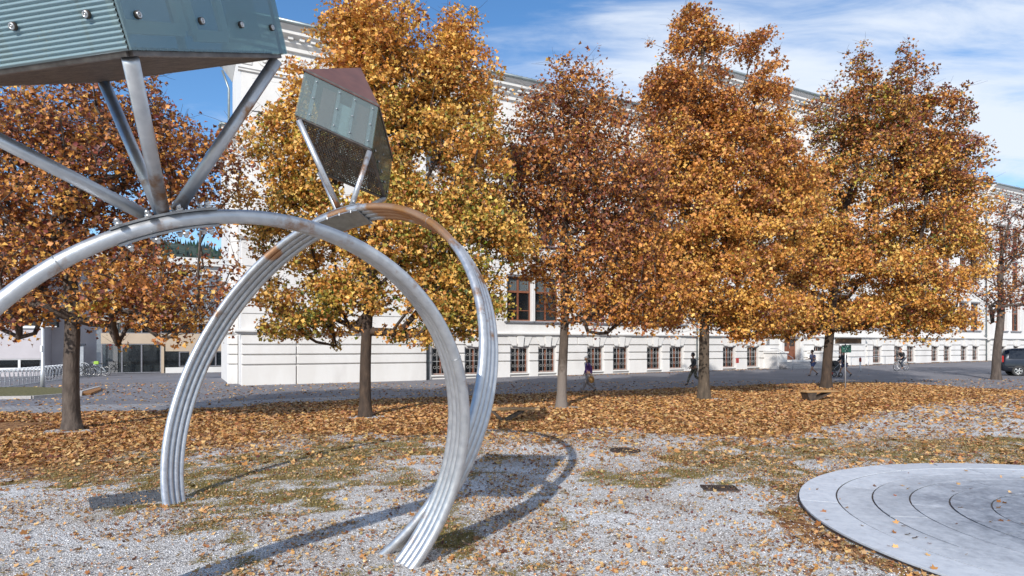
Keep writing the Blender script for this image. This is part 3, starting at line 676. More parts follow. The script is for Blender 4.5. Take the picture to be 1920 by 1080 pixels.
    # piers of the first storey: banded blocks, the visible ones
    def first_courses():
        for (b0, b1, yo) in blocks[:5]:
            cs = sorted([(c-w*.5-.17, c+w*.5+.17) for g in wins for c, w in ((g[0], 1.95), (g[1], 1.95)) if b0 < c < b1]); x = b0 + .02
            for a, b in cs + [(b1 - .02, None)]:
                if a - x > .25 and (b0 < 60):
                    z = 3.98
                    while z < 7.9 and course_n < 285:
                        if b0 == 0: course(x, a, yo, z, z + 1.25, .045); z += 1.31
                        else: course(x, a, yo, z, z + .52, .05); z += .58
                if b: x = b
    first_courses()
    wall.box((0, -.2, -.6), (.45, 14, Z_C)) if False else None
    wall.build('wall', M['plaster'], root)
    # side wall going back from the corner, body and roof
    sd = MB(); sd.box((0, .05, -.6), (.5, 6.0, Z_C)); sd.box((.5, 5.6, 0), (T_END, 6.2, Z_C-.3)); sd.build('side_wall', M['plaster'], root)
    # string courses, cornices
    def mould(name, z, prof, mat='plaster2', inset=0.0):
        m = MB()
        for i, (b0, b1, yo) in enumerate(blocks):
            a0 = b0 - (prof[-1][0] if i == 0 else 0); pr = [(yo - d, z + h) for d, h in prof]
            left_higher = i > 0 and blocks[i-1][2] > yo; right_higher = i < len(blocks)-1 and blocks[i+1][2] > yo
            dd = max(d for d, _ in prof)
            x0 = b0 - (dd if (i == 0 or left_higher) else -.0); x1 = b1 + (dd if right_higher else 0)
            m.prism(pr + [(yo + .1, z + prof[-1][1]), (yo + .1, z + prof[0][1])], x0, x1, axis='x')
        return fix_normals(m.build(name, M[mat], root))
    mould('string_course', 2.80, [(.02, 0), (.14, .02), (.14, .10), (.32, .17), (.32, .25), (.06, .34)])
    mould('string_course', 8.05, [(.02, 0), (.10, .03), (.18, .15), (.18, .25), (.04, .33)])
    mould('string_course', 12.95, [(.02, 0), (.12, .1), (.12, .2), (.03, .25)])
    mould('frieze_moulding', 17.3, [(.02, 0), (.10, .04), (.10, .12), (.16, .18), (.03, .26)])
    m = MB()
    for i, (b0, b1, yo) in enumerate(blocks):
        zc = 24.2 if i == 2 else Z_C; e = .9
        pr = [(yo-.02, zc-1.25), (yo-.16, zc-1.2), (yo-.16, zc-1.0), (yo-.34, zc-.82), (yo-.34, zc-.62), (yo-e*.75, zc-.46), (yo-e*.75, zc-.28), (yo-e, zc-.1), (yo-e, zc), (yo+.2, zc), (yo+.2, zc-1.25)]
        hi = i in (0, 2, 4)
        m.prism(pr, b0 - (e*.8 if hi and i != 0 else (0.62 if i == 0 else 0)), b1 + (e*.8 if hi else 0), axis='x')
    fix_normals(m.build('cornice', M['plaster2'], root))
    # side eave over the end wall
    m = MB(); m.prism([(.0-.62, Z_C-.1), (-.62, Z_C), (.3, Z_C), (.3, Z_C-.9), (-.02, Z_C-.9), (-.3, Z_C-.5)], -1.0, 6.3, axis='y'); fix_normals(m.build('side_cornice', M['plaster2'], root))
    # dentils under the cornice: small pieces joined
    dn = MB(); t = -.1
    while t < 89:
        yo = off(t); zc = 24.2 if CZ0 < t < CZ1 else Z_C
        dn.box((t, yo-.52, zc-.70), (t+.28, yo-.3, zc-.47)); t += .62
    tag(dn.build('dentil', M['plaster2'], root), kind='stuff')
    # rosettes and panels in the frieze
    for t in (1.2, 3.1, 5.0, 6.9, 8.8):
        m = MB(); m.ring((t, -.46, 18.15), (0,1,0), .34, .05, 20, 5); m.ring((t, -.47, 18.15), (0,1,0), .12, .07, 12, 5)
        m.build('rosette', M['plaster2'], root)
    for t in (.25, 2.15, 4.05, 5.95, 7.85, 9.75):
        m = MB(); m.bbox((t-.3, -.50, 17.72), (t+.3, -.44, 18.6), .02); m.bbox((t-.2, -.54, 17.85), (t+.2, -.49, 18.47), .02); m.build('frieze_panel', M['plaster2'], root)
    # long raised panels on the blank end walls
    for z0, z1 in ((8.6, 10.2), (10.5, 12.7), (13.4, 15.0), (15.2, 17.0)):
        for a, b in ((.5, 5.2), (5.6, 10.3)):
            m = MB(); m.bbox((a, -.50, z0), (b, -.44, z1), .025); m.build('raised_panel', M['plaster'], root)
    # gutters and roof
    gt = MB()
    for i, (b0, b1, yo) in enumerate(blocks):
        zc = 24.2 if i == 2 else Z_C; gt.tube([(b0 - (.6 if i in (0,2,4) else 0), yo-.95, zc+.06), (b1 + (.6 if i in (0,2,4) else 0), yo-.95, zc+.06)], .11, 8)
    gt.tube([(-.68, -1.2, Z_C+.04), (-.68, 6.4, Z_C+.04)], .1, 8)
    gt.build('gutter', M['gutter'], root)
    rf = MB()
    for i, (b0, b1, yo) in enumerate(blocks):
        zc = (24.2 if i == 2 else Z_C) + .1; e = .85; a0 = b0 - (.6 if i in (0,2,4) else 0); a1 = b1 + (.6 if i in (0,2,4) else 0)
        rf.prism([(yo-e, zc), (3.0, zc+.8), (6.3, zc), (6.3, zc-.1), (yo-e, zc-.08)], a0, a1, axis='x')
        n = int((a1-a0)/.38)
        for k in range(n):                        # barrel tile ridges along the eave
            x = a0 + .2 + k*.38; rf.tube([(x, yo-e-.02, zc+.05), (x, yo+.9, zc+.05+.36)], .085, 6)
    tag(fix_normals(rf.build('roof', M['roof_tile'], root)))
    # downpipes
    for t in (10.95, 33.75, 55.1, 77.35):
        m = MB(); yo = 0.0; z1 = 19.2
        m.tube([(t, yo-.22, gl(t)), (t, yo-.22, z1-.5), (t, yo-.75, z1+.3), (t, yo-.9, z1+.8)], .065, 8)
        for z in (1.2, 3.3, 6.6, 9.9, 13.2, 16.5): m.box((t-.09, yo-.3, z), (t+.09, yo, z+.06))
        m.build('downpipe', M['gutter'], root)
    m = MB(); m.tube([(-.22, 6.0, 12.6), (-.22, 6.0, 18.6), (-.6, 6.0, 19.7)], .07, 8); m.build('downpipe', M['gutter'], root)
    m = MB(); m.bbox((8.9, -.56, 1.35), (9.5, -.53, 1.9), .01)
    # ---- windows: one basement unit, three storey units, copied along the front
    def window_unit(w, h, kind):
        f = MB(); fw = .09; y = .22
        f.box((0, y, 0), (fw, y+.09, h)); f.box((w-fw, y, 0), (w, y+.09, h)); f.box((fw, y, 0), (w-fw, y+.09, fw)); f.box((fw, y, h-fw), (w-fw, y+.09, h))
        if kind == 'cellar': f.box((w/2-.05, y-.01, fw), (w/2+.05, y+.08, h-fw))
        else:
            tz = h*.66
            f.box((fw, y-.03, tz-.07), (w-fw, y+.09, tz+.07)); f.box((w/2-.06, y-.02, fw), (w/2+.06, y+.09, h-fw)) ; f.box((w/2-.035, y-.05, fw), (w/2+.035, y-.02, tz-.07))
            for z in (tz*.36, ): f.box((fw, y+.01, z-.025), (w-fw, y+.07, z+.025))
            for x in (w*.25, w*.75): f.box((x-.0, y+.02, tz+.07), (x+.001, y+.03, tz+.08))
        fr = f.build('window', M['brown_wood'], root)
        g = MB(); g.box((fw, y+.045, fw), (w-fw, y+.055, h-fw)); g.build('pane', M['window_glass'], fr)
        b = MB(); b.box((0.0, y+.6, 0), (w, y+.62, h)); b.box((-.002, y+.1, 0), (.0, y+.6, h)); b.box((w, y+.1, 0), (w+.002, y+.6, h)); b.build('room_behind', M['dark_room'], fr)
        if kind != 'cellar':
            c = MB(); tz = h*.66; n = 18
            for (x0, x1) in ((fw, w/2-.06), (w/2+.06, w-fw)):
                vs = []
                for i in range(n+1):
                    x = x0 + (x1-x0)*i/n; yy = y + .10 + .012*math.sin(i*1.7); vs += [(x, yy, tz+.07), (x, yy, h-fw)]
                c.add(vs, [(2*i, 2*i+2, 2*i+3, 2*i+1) for i in range(n)], True)
            c.build('curtain', M['curtain'], fr)
            s = MB(); s.bbox((-.19, -.16, -.14), (w+.19, y, -.02), .015); s.build('sill', M['sill'], fr)
            s = MB(); s.bbox((-.14, -.08, -.02), (-.002, .02, h+.1), .012); s.bbox((w+.002, -.08, -.02), (w+.14, .02, h+.1), .012); s.bbox((-.2, -.12, h+.1), (w+.2, .02, h+.28), .015); s.build('surround', M['plaster2'], fr)
        else:
            r = MB(); yy = .06
            for k in range(5):
                x = .08 + (w-.16)*k/4; r.tube([(x, yy, .02), (x, yy, h-.02)], .012, 5)
            for z in (.06, h*.5, h-.06): r.box((.02, yy-.012, z-.012), (w-.02, yy+.012, z+.012))
            for k in range(4):
                x = .08 + (w-.16)*(k+.5)/4
                for z in (h*.27, h*.74): r.ring((x, yy, z), (0,1,0), .085, .009, 10, 4)
            r.build('iron_grille', M['grille'], fr)
            s = MB(); s.bbox((-.06, -.13, -.1), (w+.06, .2, 0.0), .012); s.build('sill', M['plaster2'], fr)
        return fr
    protos = {}
    def put(kind, w, h, x, y, z):
        key = (kind, w, round(h, 2))
        if key not in protos: protos[key] = o = window_unit(w, h, kind); o.location = (x, y, z)
        else: o = copy_tree(protos[key], root); o.location = (x, y, z)
        return o
    for gi, g in enumerate(wins):
        for c in g[:2]:
            w = g[2]; yo = off(c)
            if c > 10.7 and abs(c - door_t) > 1.6:
                z0, z1 = zb0 + gl(c)*.6, zb1 + gl(c)*.15
                o = put('cellar', w, 1.76, c-w/2, yo, z0); o.scale = (1, 1, (z1-z0)/1.76)
            if c > 10.7:
                for (s0, s1, p, q, ww) in storeys:
                    if abs(c - door_t) < 1.2 and s0 == Z_B: continue
                    put('storey', ww, q-p, c-ww/2, yo, p)
    # ---- entrance: steps, cheek walls, rails, door
    st = MB()
    g0 = gl(door_t); yo = -.55
    for k in range(4):
        st.build if False else None
        s = MB(); s.bbox((door_t-3.2+.0*k, yo-2.6+.36*k, -.3), (door_t+3.2, yo-.1, g0 + .12 + .15*k + (0)), .012); s.build('step', M['kerb'], root)
    s = MB(); s.bbox((door_t-2.2, yo-1.15, -.3), (door_t+2.2, yo-.1, .95), .02); s.build('landing', M['plaster2'], root)
    for sg in (-1, 1):
        s = MB(); s.bbox((door_t+sg*2.2, yo-1.5, -.3), (door_t+sg*3.4, yo-.1, 1.55), .02); s.bbox((door_t+sg*2.1, yo-1.6, 1.55), (door_t+sg*3.5, yo-.05, 1.7), .03); s.build('cheek_wall', M['plaster'], root)
        s = MB(); x = door_t + sg*3.3
        s.tube([(x, yo-2.9, g0), (x, yo-2.9, g0+.95), (x, yo-1.4, 1.95), (x, yo-.7, 1.95)], .025, 6); s.tube([(x, yo-1.55, 1.65), (x, yo-1.55, 1.9)], .02, 6); s.build('handrail', M['pole'], root)
        s = MB(); s.bbox((door_t+sg*1.05, yo-.3, .95), (door_t+sg*1.45, yo+.0, 3.9), .03); s.build('door_pilaster', M['plaster2'], root)
    s = MB(); s.tube([(door_t+4.2, yo-2.9, g0), (door_t+4.2, yo-2.9, g0+.9), (door_t+9.0, yo-2.9, g0+1.0), (door_t+9.0, yo-2.9, g0)], .025, 6); s.tube([(door_t+6.6, yo-2.9, g0), (door_t+6.6, yo-2.9, g0+.95)], .025, 6)
    s.build('handrail', M['pole'], root)
    d = MB()
    for sg in (-1, 1):
        x0, x1 = sorted((door_t + sg*.03, door_t + sg*.95)); d.box((x0, yo+.2, .97), (x1, yo+.27, 3.2))
        d.box((x0+.14, yo+.17, 1.1), (x1-.14, yo+.2, 1.7)); d.box((x0+.14, yo+.17, 1.8), (x1-.14, yo+.2, 2.0))
    d.box((door_t-.98, yo+.18, 3.2), (door_t+.98, yo+.28, 3.32)); dr = d.build('door', M['brown_wood'], root)
    g = MB(); g.box((door_t-.8, yo+.16, 2.15), (door_t-.2, yo+.19, 3.05)); g.box((door_t+.2, yo+.16, 2.15), (door_t+.8, yo+.19, 3.05)); g.box((door_t-.9, yo+.22, 3.35), (door_t+.9, yo+.24, 3.72)); g.build('pane', M['window_glass'], dr)
    h = MB(); h.tube([(door_t+.1, yo+.15, 1.9), (door_t+.1, yo+.11, 1.95), (door_t+.1, yo+.11, 2.15), (door_t+.1, yo+.15, 2.2)], .015, 5); h.build('handle', M['bolt'], dr)
    # small plates on the wall
    t1 = px_t(1428); s = MB(); s.bbox((t1-.2, yo-.12, 2.25), (t1+.2, yo-.09, 2.75), .01); s.build('wall_plaque', M['sill'], root)
    t1 = px_t(1371); s = MB(); s.bbox((t1-.17, yo-.12, .75), (t1+.17, yo-.09, 1.15), .01); s.build('red_plate', pmat('red_enamel', (.45,.03,.02)), root)
    # rear stair wing just left of the corner
    s = MB(); s.box((-.5, 1.5, -.6), (-.02, 9, 14.6)); s.build('stair_wing_wall', M['plaster'], root)
    for k in range(4):
        z = (-.6, 1.16, 1.72, 2.28)[k]; z1 = (1.10, 1.66, 2.22, 2.78)[k]
        s = MB(); s.bbox((-.58, 1.38, z), (-.03, 1.52, z1), .02); s.build('stone_course', M['plaster'], root)
    s = MB(); s.prism([(1.5-.02, 14.0), (1.5-.15, 14.1), (1.5-.4, 14.5), (1.5-.4, 14.7), (9, 14.7), (9, 14.0)], -.9, -.02, axis='x'); fix_normals(s.build('wing_cornice', M['plaster2'], root)); s = MB(); s.prism([(1.48, 2.8), (1.3, 2.95), (1.3, 3.05), (1.5, 3.12)], -.66, -.34, axis='x'); fix_normals(s.build('wing_string_course', M['plaster2'], root)); s = MB()
    s.prism([(1.48, 12.6), (1.36, 12.65), (1.36, 12.9), (1.5, 12.95)], -.62, -.02, axis='x'); fix_normals(s.build('wing_frieze', M['plaster2'], root))
    s = MB(); s.tube([(-.95, 1.0, 14.72), (-.95, 9, 14.72)], .08, 6); s.tube([(-.95, 1.05, 14.75), (-.05, 1.05, 14.75)], .08, 6); s.tube([(-.75, 1.02, 14.5), (-.2, 1.4, 13.4)], .05, 6); s.build('gutter', M['gutter'], root)
    print('stone courses', course_n)
school()

# ---------------------------------------------------------------- pale modern school wing on the left
def local_root(name, px, Y, label, cat):
    X = (px - 960) / F * Y
    return empty(name, (X, Y, 0), label, cat, None, ROT_B)
def annex():
    # front face runs left from px 82; local x negative = left
    root = local_root('modern_annex', 82, 45.5, 'pale lilac modern block with white framed ribbon windows behind the bicycle rack', 'building')
    w = MB(); H = 11.0
    strips = [(.55, 1.25), (3.55, 6.2), (7.3, 9.9)]
    z = -.5
    for a, b in strips: w.box((-26, 0, z), (0, .3, a)); z = b
    w.box((-26, 0, z), (0, .3, H)); w.box((-26, .3, -.5), (-25.7, 12, H)); w.box((-.3, .3, -.5), (0, 3.2, H)); w.build('wall', M['annex'], root)
    # set back second face up to px 166
    w = MB(); w.box((-.3, 3.2, -.5), (4.3, 3.5, 9.6)); w.box((4.0, 3.5, -.5), (4.3, 10, 9.6)); w.build('setback_wall', M['annex'], root)
    w = MB(); w.box((2.9, 3.05, -.2), (3.5, 3.2, 3.4)); w.build('wall_pilaster', M['pole'], root)
    s = MB(); s.box((-26.3, -.25, H), (.3, 12, H+.25)); s.box((-.3, 3.0, 9.6), (4.5, 12, 9.8)); s.build('roof', M['sill'], root)
    for k, (a, b) in enumerate(strips):
        x = -24.0
        while x < -.8:
            wd = 2.25 if k else 1.5
            f = MB()
            f.box((x, .05, a), (x+.14, .17, b)); f.box((x+.14, .05, a), (x+wd, .17, a+.07)); f.box((x+.14, .05, b-.07), (x+wd, .17, b))
            if k: f.box((x+wd*.5, .06, a+.07), (x+wd*.5+.07, .16, b-.07))
            fr = f.build('window', M['white_paint'], root)
            g = MB(); g.box((x+.14, .10, a+.07), (x+wd, .12, b-.07)); g.build('pane', M['window_glass'], fr)
            g = MB(); g.box((x, 1.2, a), (x+wd, 1.22, b)); g.build('room_behind', M['dark_room'], fr)
            x += wd
        s = MB(); s.bbox((-26, -.14, a-.12), (-.02, .03, a-.01), .015); s.build('sill', M['white_paint'], root)
annex()
def link_wing():
    root = local_root('glazed_link', 436, 52.5, 'low link building with tan fascia and large blue glass windows between the two schools', 'building')
    W = -9.24
    m = MB(); m.box((W, 0, 2.35), (0, .4, 3.15)); m.box((W, .05, 4.0), (0, .4, 4.35)); m.box((-5.2, -.1, -.3), (-5.0, .3, 2.35)); m.box((-4.9, 0, 1.75), (0, .3, 2.35)); m.box((-3.2, -.02, -.3), (-2.9, .3, 2.0)); m.build('fascia', M['annex_tan'], root)
    m = MB(); m.box((W-.2, -.35, 8.7), (.2, 6, 9.3)); m.box((W, .0, 8.0), (0, .3, 8.7)); m.build('roof_slab', M['plaster2'], root)
    m = MB(); m.box((-4.9, -.15, -.3), (.1, .35, .45)); m.build('plinth', M['plaster2'], root)
    x = W
    while x < -.1:
        for z0, z1, mt in ((.05, 2.35, 'window_glass'), (3.15, 4.0, 'window_glass'), (4.35, 8.0, 'blue_glass')):
            if z1 < 3 and x > -5.2: z0 = .5; z1 = 1.72
            f = MB(); f.box((x, .02, z0), (x+.1, .2, z1)); f.box((x+.1, .02, z0), (x+1.32, .2, z0+.07)); f.box((x+.1, .02, z1-.07), (x+1.32, .2, z1)); fr = f.build('window', M['sill'], root)
            g = MB(); g.box((x+.1, .1, z0+.07), (x+1.32, .13, z1-.07)); g.build('pane', M[mt], fr)
            if mt == 'window_glass': g = MB(); g.box((x, 2.0, z0), (x+1.32, 2.02, z1)); g.build('room_behind', M['lobby'], fr)
        x += 1.32
    m = MB(); m.box((W, 6, -.3), (0, 6.3, 9)); m.build('back_wall', M['annex_tan'], root)
link_wing()

# ---------------------------------------------------------------- wooded hill far behind
def hill():
    xs = np.linspace(-900, 1300, 260); ys = np.linspace(420, 900, 60)
    X, Y = np.meshgrid(xs, ys); x, y = X.ravel(), Y.ravel()
    ridge = 118 - 62 * sstep(-420, -150, x) - 18*sstep(100, 900, x) + 26 * (fbm(x/160, y*0+1, 40, 4) - .5)
    z = ridge * sstep(400, 760, y) + 7 * (fbm(x/14, y/14, 41, 4) - .5) * sstep(420, 500, y) + 2.5*vnoise(x/4, y/4, 9)
    V = np.stack([x, y, z + 2], 1); nx, ny = len(xs), len(ys); i = np.arange((nx-1)*(ny-1)); r, c = i//(nx-1), i % (nx-1); b = r*nx + c
    T = np.stack([b, b+1, b+nx+1, b+nx], 1)
    m = pmat('wooded_slope', (.018,.035,.028), (.045,.065,.05), .12, .95, c3=(.10,.075,.04))
    tag(np_mesh('hill', V, T, m), kind='structure')
    # conifers along the crest
    n = 2600; x = rng.uniform(-800, 300, n); y = rng.uniform(620, 780, n)
    ridge = 118 - 62 * sstep(-420, -150, x) + 26 * (fbm(x/160, y*0+1, 40, 4) - .5); z = ridge * sstep(400, 760, y) - 1
    a = np.arange(6) * math.pi/3; tv = np.concatenate([np.stack([np.cos(a)*.22, np.sin(a)*.22, 0*a], 1), [[0, 0, 1]]]); tf = np.array([(k, (k+1) % 6, 6) for k in range(6)])
    R = np.repeat(np.eye(3)[None], n, 0); V, T, C = scatter(tv, tf, np.stack([x, y, z], 1), R, rng.uniform(7, 13, n), pal(np.array([(.02,.04,.03),(.035,.055,.04),(.05,.06,.04)]), n))
    tag(np_mesh('hill_forest', V, T, M['litter'], C), 'dark conifer forest along the ridge of the distant hill', 'forest', kind='stuff')
hill()
M['edge_steel'] = pmat('edge_profile_brown_steel', (.12,.10,.09), (.22,.19,.17), 10, .45, metal=.6, c3=(.22,.12,.07))
# ---------------------------------------------------------------- the two giant steel rings with their glass jewels
def giant_ring(name, label, C, n, u, t, co, a0, a1, floor_c, jewel, strut_th, rusty, axis_b=None):
    C, n, u, t = map(Vector, (C, n, u, t)); TR = .0445; SP = .089; mb_ = Vector(axis_b) if axis_b else n
    root = empty(name, (C.x, C.y, 0), label, 'sculpture', 'giant rings of steel tube with glass jewels')
    def rad(a, dr=0.0): return co[0] + co[1]*math.cos(2*a) + co[2]*math.sin(2*a) + co[3]*math.cos(3*a) + co[4]*math.sin(3*a) + dr
    def P(a, off=0.0, dr=0.0): return C + mb_*off + (t*math.cos(a) + u*math.sin(a))*rad(a, dr)
    for k in range(4):
        pts = []; N = 150
        for i in range(N+1):
            a = math.radians(a0 + (a1-a0)*i/N)
            p = P(a, k*SP)
            pts.append(p)
        g = [p for p in pts if p.z > -.12 + float(gz(p.x, p.y))]
        m = MB(); m.tube(g, TR if k else TR*1.14, 18)
        m.build('ring_tube', M['galv_rusty'] if rusty else M['galv'], root, world=True)
    for dg in ((28, 128) if not rusty else (20, 60, 150)):          # welded seams
        a = math.radians(dg); m = MB(); m.ring(P(a, 0), (P(a+.01) - P(a-.01)).normalized(), TR*1.14, .004, 18, 5); m.build('weld_seam', M['frame_steel'], root, world=True)
    # clamp plates at the crown
    th = math.radians(strut_th); dth = .16
    def plate(dr, tk, mat, wd=.18):
        m = MB(); vs = []; N = 8
        for i in range(N+1):
            a = th + dth*(2*i/N - 1)
            for off in (.15-wd, .15+wd):
                for d in (dr, dr+tk): vs.append(P(a, off, d))
        fs = []
        for i in range(N):
            b = i*4
            for q, r in ((0,1),(1,3),(3,2),(2,0)): fs.append((b+q, b+4+q, b+4+r, b+r))
        fs += [(0,1,3,2), (N*4, N*4+2, N*4+3, N*4+1)]; m.add(vs, fs); fix_normals(m.build('clamp_plate', mat, root, world=True))
    plate(TR*1.12, .016, M['frame_steel']); plate(-TR*1.12-.016, .016, M['frame_steel'])
    bolt_me = None
    def bolt(p, ax, r=.02, h=.03):
        m = MB(); ax = Vector(ax).normalized(); m.tube([p, p+ax*h*.5], r*1.2, 10); m.tube([p+ax*h*.5, p+ax*h], r*.8, 6, smooth=False); m.sphere(p+ax*h, r*.8, 8, 5); m.build('bolt', M['bolt'], root, world=True)
    for off in (-.06, .36):
        for q in (-.13, -.045, .045, .13):
            a = th + q; d = (t*math.cos(a) + u*math.sin(a)); bolt(P(a, off, TR*1.12+.016), d); bolt(P(a, off, -TR*1.15-.028), -d, .02, .025)
    # jewel: corners near, right, far, left
    cs, tp, ap = [Vector(p) for p in jewel[0]], [Vector(p) for p in jewel[1]], Vector(jewel[2])
    base = sum(cs, Vector())/4; axis = (ap - base).normalized()
    top = P(th, .15, TR*1.12+.016)
    for i, c in enumerate(cs):
        foot = top + (c - base).normalized()*.09 + axis*.0
        m = MB(); m.tube([foot, c + (base-c)*.07 - axis*.035], .042, 16); m.build('strut', M['galv_rusty'], root, world=True)
    box = D.objects.new('jewel_house', None); COL.objects.link(box); box.parent = root; box.location = base - root.location
    def B(m, nm, mt): return m.build(nm, mt, box, world=True)
    # edge profiles
    for grp, nm in ((cs, 'floor_profile'), (tp, 'eave_profile')):
        for i in range(4):
            a, b = grp[i], grp[(i+1) % 4]; m = MB(); d = (b-a).normalized(); w = axis; v = d.cross(w).normalized()
            hh = .012 if nm == 'floor_profile' else .018
            m.obox((a+b)/2 + (base - (a+b)/2)*(.05 if nm == 'floor_profile' else 0) + axis*(-hh if nm == 'floor_profile' else hh), d*((b-a).length/2*(.95 if nm == 'floor_profile' else 1)), v*.022, w*hh); B(m, nm, M['edge_steel'])
    for i in range(4):
        m = MB(); m.tube([cs[i] + (base-cs[i])*.03, tp[i] + (base-cs[i])*.03], .012, 6); B(m, 'corner_profile', M['dark_steel'])
    # walls
    names = ['near_right', 'right_far', 'far_left', 'left_near']
    for i in range(4):
        a, b, c, d = cs[i], cs[(i+1) % 4], tp[(i+1) % 4], tp[i]
        out = (b-a).cross(d-a).normalized()
        if out.dot((a+b)/2 - base) < 0: out = -out
        gm = floor_c['glass'][i]
        m = MB(); rib = floor_c['rib'][i]; nr = 34 if rib else 1; vs = []; fs = []
        L_ = (d-a).length
        if rib:
            sub = 8
            for j in range(nr*sub+1):
                f = j/(nr*sub); h = .013*abs(math.sin(math.pi*f*nr))
                vs += [a + (d-a)*f + out*h, b + (c-b)*f + out*h]
            fs = [(2*j, 2*j+1, 2*j+3, 2*j+2) for j in range(nr*sub)]
            m.add(vs, fs, True)
        else:
            m.add([a, b, c, d, a+out*.012, b+out*.012, c+out*.012, d+out*.012], [(3,2,1,0), (4,5,6,7), (0,1,5,4), (1,2,6,5), (2,3,7,6), (3,0,4,7)])
        B(m, 'glass_pane', M[gm])
        # inner mullions and bolts
        e = (b-a); w = e.length
        if floor_c['mull'][i]:
            for f in floor_c['mull'][i]:
                q0, q1 = a + e*f - out*.03, d + (c-d)*f - out*.03; m = MB(); m.obox((q0+q1)/2, e.normalized()*.022, out*.02, (q1-q0)/2); B(m, 'mullion', M['frame_steel'])
                for g in (.12, .5, .88):
                    p = a + e*f + (d-a)*g + out*.012; m = MB(); m.tube([p, p+out*.012], .013, 10); B(m, 'bolt', M['frame_steel'])
        for (f, g) in floor_c['bolts'][i]:
            p = a + e*f + (d-a)*g + out*.012; m = MB(); m.tube([p, p+out*.018], .020, 14); B(m, 'bolt', M['dark_steel']); bo = B; m = MB(); m.ring(p+out*.018, out, .013, .005, 14, 5); m.tube([p+out*.016, p+out*.022], .006, 8); B(m, 'bolt_cap', M['bolt'])
        for (f0, f1, g0, g1, mt) in floor_c['inner'][i]:
            m = MB(); q = [a + e*f + (d-a)*g - out*.07 for f, g in ((f0,g0),(f1,g0),(f1,g1),(f0,g1))]
            if mt == 'frame':
                for k in range(4): s, r = q[k], q[(k+1) % 4]; m.obox((s+r)/2, (r-s)/2*1.01, out*.015, (r-s).cross(out).normalized()*.032)
                B(m, 'hung_window_frame', M['white_paint'])
            else:
                m.add(q + [p - out*.01 for p in q], [(0,1,2,3), (7,6,5,4), (0,4,5,1), (1,5,6,2), (2,6,7,3), (3,7,4,0)]); B(m, 'hung_panel', M[mt])
    # roof pyramid with a small overhang and standing thickness
    m = MB(); ov = [p + (p - (base + axis*(tp[0]-cs[0]).length))*.045 for p in tp]
    m.add(ov + [ap] + [p - axis*.02 for p in ov] + [ap - axis*.05], [(0,1,4), (1,2,4), (2,3,4), (3,0,4), (6,5,9), (7,6,9), (8,7,9), (5,8,9)] + [(i, i+5, (i+1) % 4+5, (i+1) % 4) for i in range(4)])
    fix_normals(B(m, 'roof', M['rust_brown']))
    # expanded metal floor: crossing flat bars, joined
    m = MB(); gr = floor_c['bars']; ins = .93
    q = [base + (c-base)*ins for c in cs]
    for fam in (0, 1)[:(1 if gr == 28 else 2)]:
        a, b, c, d = (q[0], q[1], q[2], q[3]) if fam == 0 else (q[1], q[2], q[3], q[0])
        for k in range(1, gr):
            f = k/gr; s, r = a + (b-a)*f, d + (c-d)*f; dr = (r-s).normalized(); m.obox((s+r)/2 + axis*.012*(fam), (r-s)/2, dr.cross(axis).normalized()*(.006 if fam else (.012 if gr == 28 else .007)), axis*(.022 if gr == 28 else .005))
    tag(B(m, 'floor_grille', M['bar_steel']), kind='stuff')
    s, r = q[0] + (q[3]-q[0])*.5, q[1] + (q[2]-q[1])*.5; m = MB(); m.obox((s+r)/2 + axis*.03, (r-s)/2, (r-s).normalized().cross(axis)*.02, axis*.02); B(m, 'floor_beam', M['frame_steel'])
    return root
CA = (-2.0872, 5.0003, 1.1607); nA = (-.60005, .76194, .24371); uA = (.15078, -.19146, .96985); tA = (.78563, .61870, 0)
coA = (2.03074, -.00059, -.0005, .00008, .0020)
csA = [Vector((-1.89,3.11,3.66)), Vector((-1.62,4.51,4.29)), Vector((-3.14,4.82,4.24)), Vector((-3.41,3.42,3.61))]
thA = 1.902; aA = Vector(tA)*math.cos(thA) + Vector(uA)*math.sin(thA)
tpA = [c + aA*.80 for c in csA]; apA = sum(csA, Vector())/4 + aA*1.9
giant_ring('giant_ring', 'nearer giant ring of steel tubes carrying the large teal jewel with ribbed glass', CA, nA, uA, tA, coA, -42, 222,
    dict(glass=['box_glass','box_glass','box_glass','rib_glass'], rib=[0,0,0,1], mull=[[],[.5],[.5],[]], bars=28,
         bolts=[[(.07,.2),(.40,.2),(.66,.2),(.9,.2)],[],[],[(.17,.27),(.62,.22),(.9,.22)]],
         inner=[[(.05,.36,.15,.95,'frame'),(.42,.62,.12,.45,'frame'),(.42,.62,.5,.95,'frame'),(.68,.9,.12,.95,'box_glass')],[],[],[(.05,.4,.45,.9,'box_glass_pale')]]),
    (csA, tpA, apA), 109, False, (-.535,.831,.154))
CB = (-2.6865, 8.2347, 1.7069); nB = (.46541, .80164, -.37519); uB = (.18838, .32447, .92695); tB = (.86482, -.50209, 0)
coB = (2.6710, .00488, .00129, .00461, -.02182)
K = 1.36; cam_ = Vector((0, 0, HC))
def sc(p): return cam_ + (Vector(p) - cam_)*K
csB = [sc(p) for p in ((-2.274,6.605,4.621), (-1.567,7.029,4.398), (-1.549,7.788,4.007), (-2.257,7.365,4.23))]
tpB = [sc(p) for p in ((-2.27,6.906,5.206), (-1.562,7.329,4.983), (-1.545,8.089,4.592), (-2.253,7.665,4.815))]; apB = sc((-1.901,7.903,5.69))
cb_ = Vector(CB); PB = lambda d_, o_=0.0: tuple(cb_ + Vector(nB)*o_ + (Vector(tB)*math.cos(math.radians(d_)) + Vector(uB)*math.sin(math.radians(d_)))*2.67 - Vector((cb_.x, cb_.y, 0)))
M['galv_rusty'] = galv('galvanised_steel_rust_runs', .56, [(PB(78), .42), (PB(66), .5), (PB(54), .35), (PB(100), .2), (PB(128), .16), (PB(-20), .2), (PB(-28, .25), .25)])
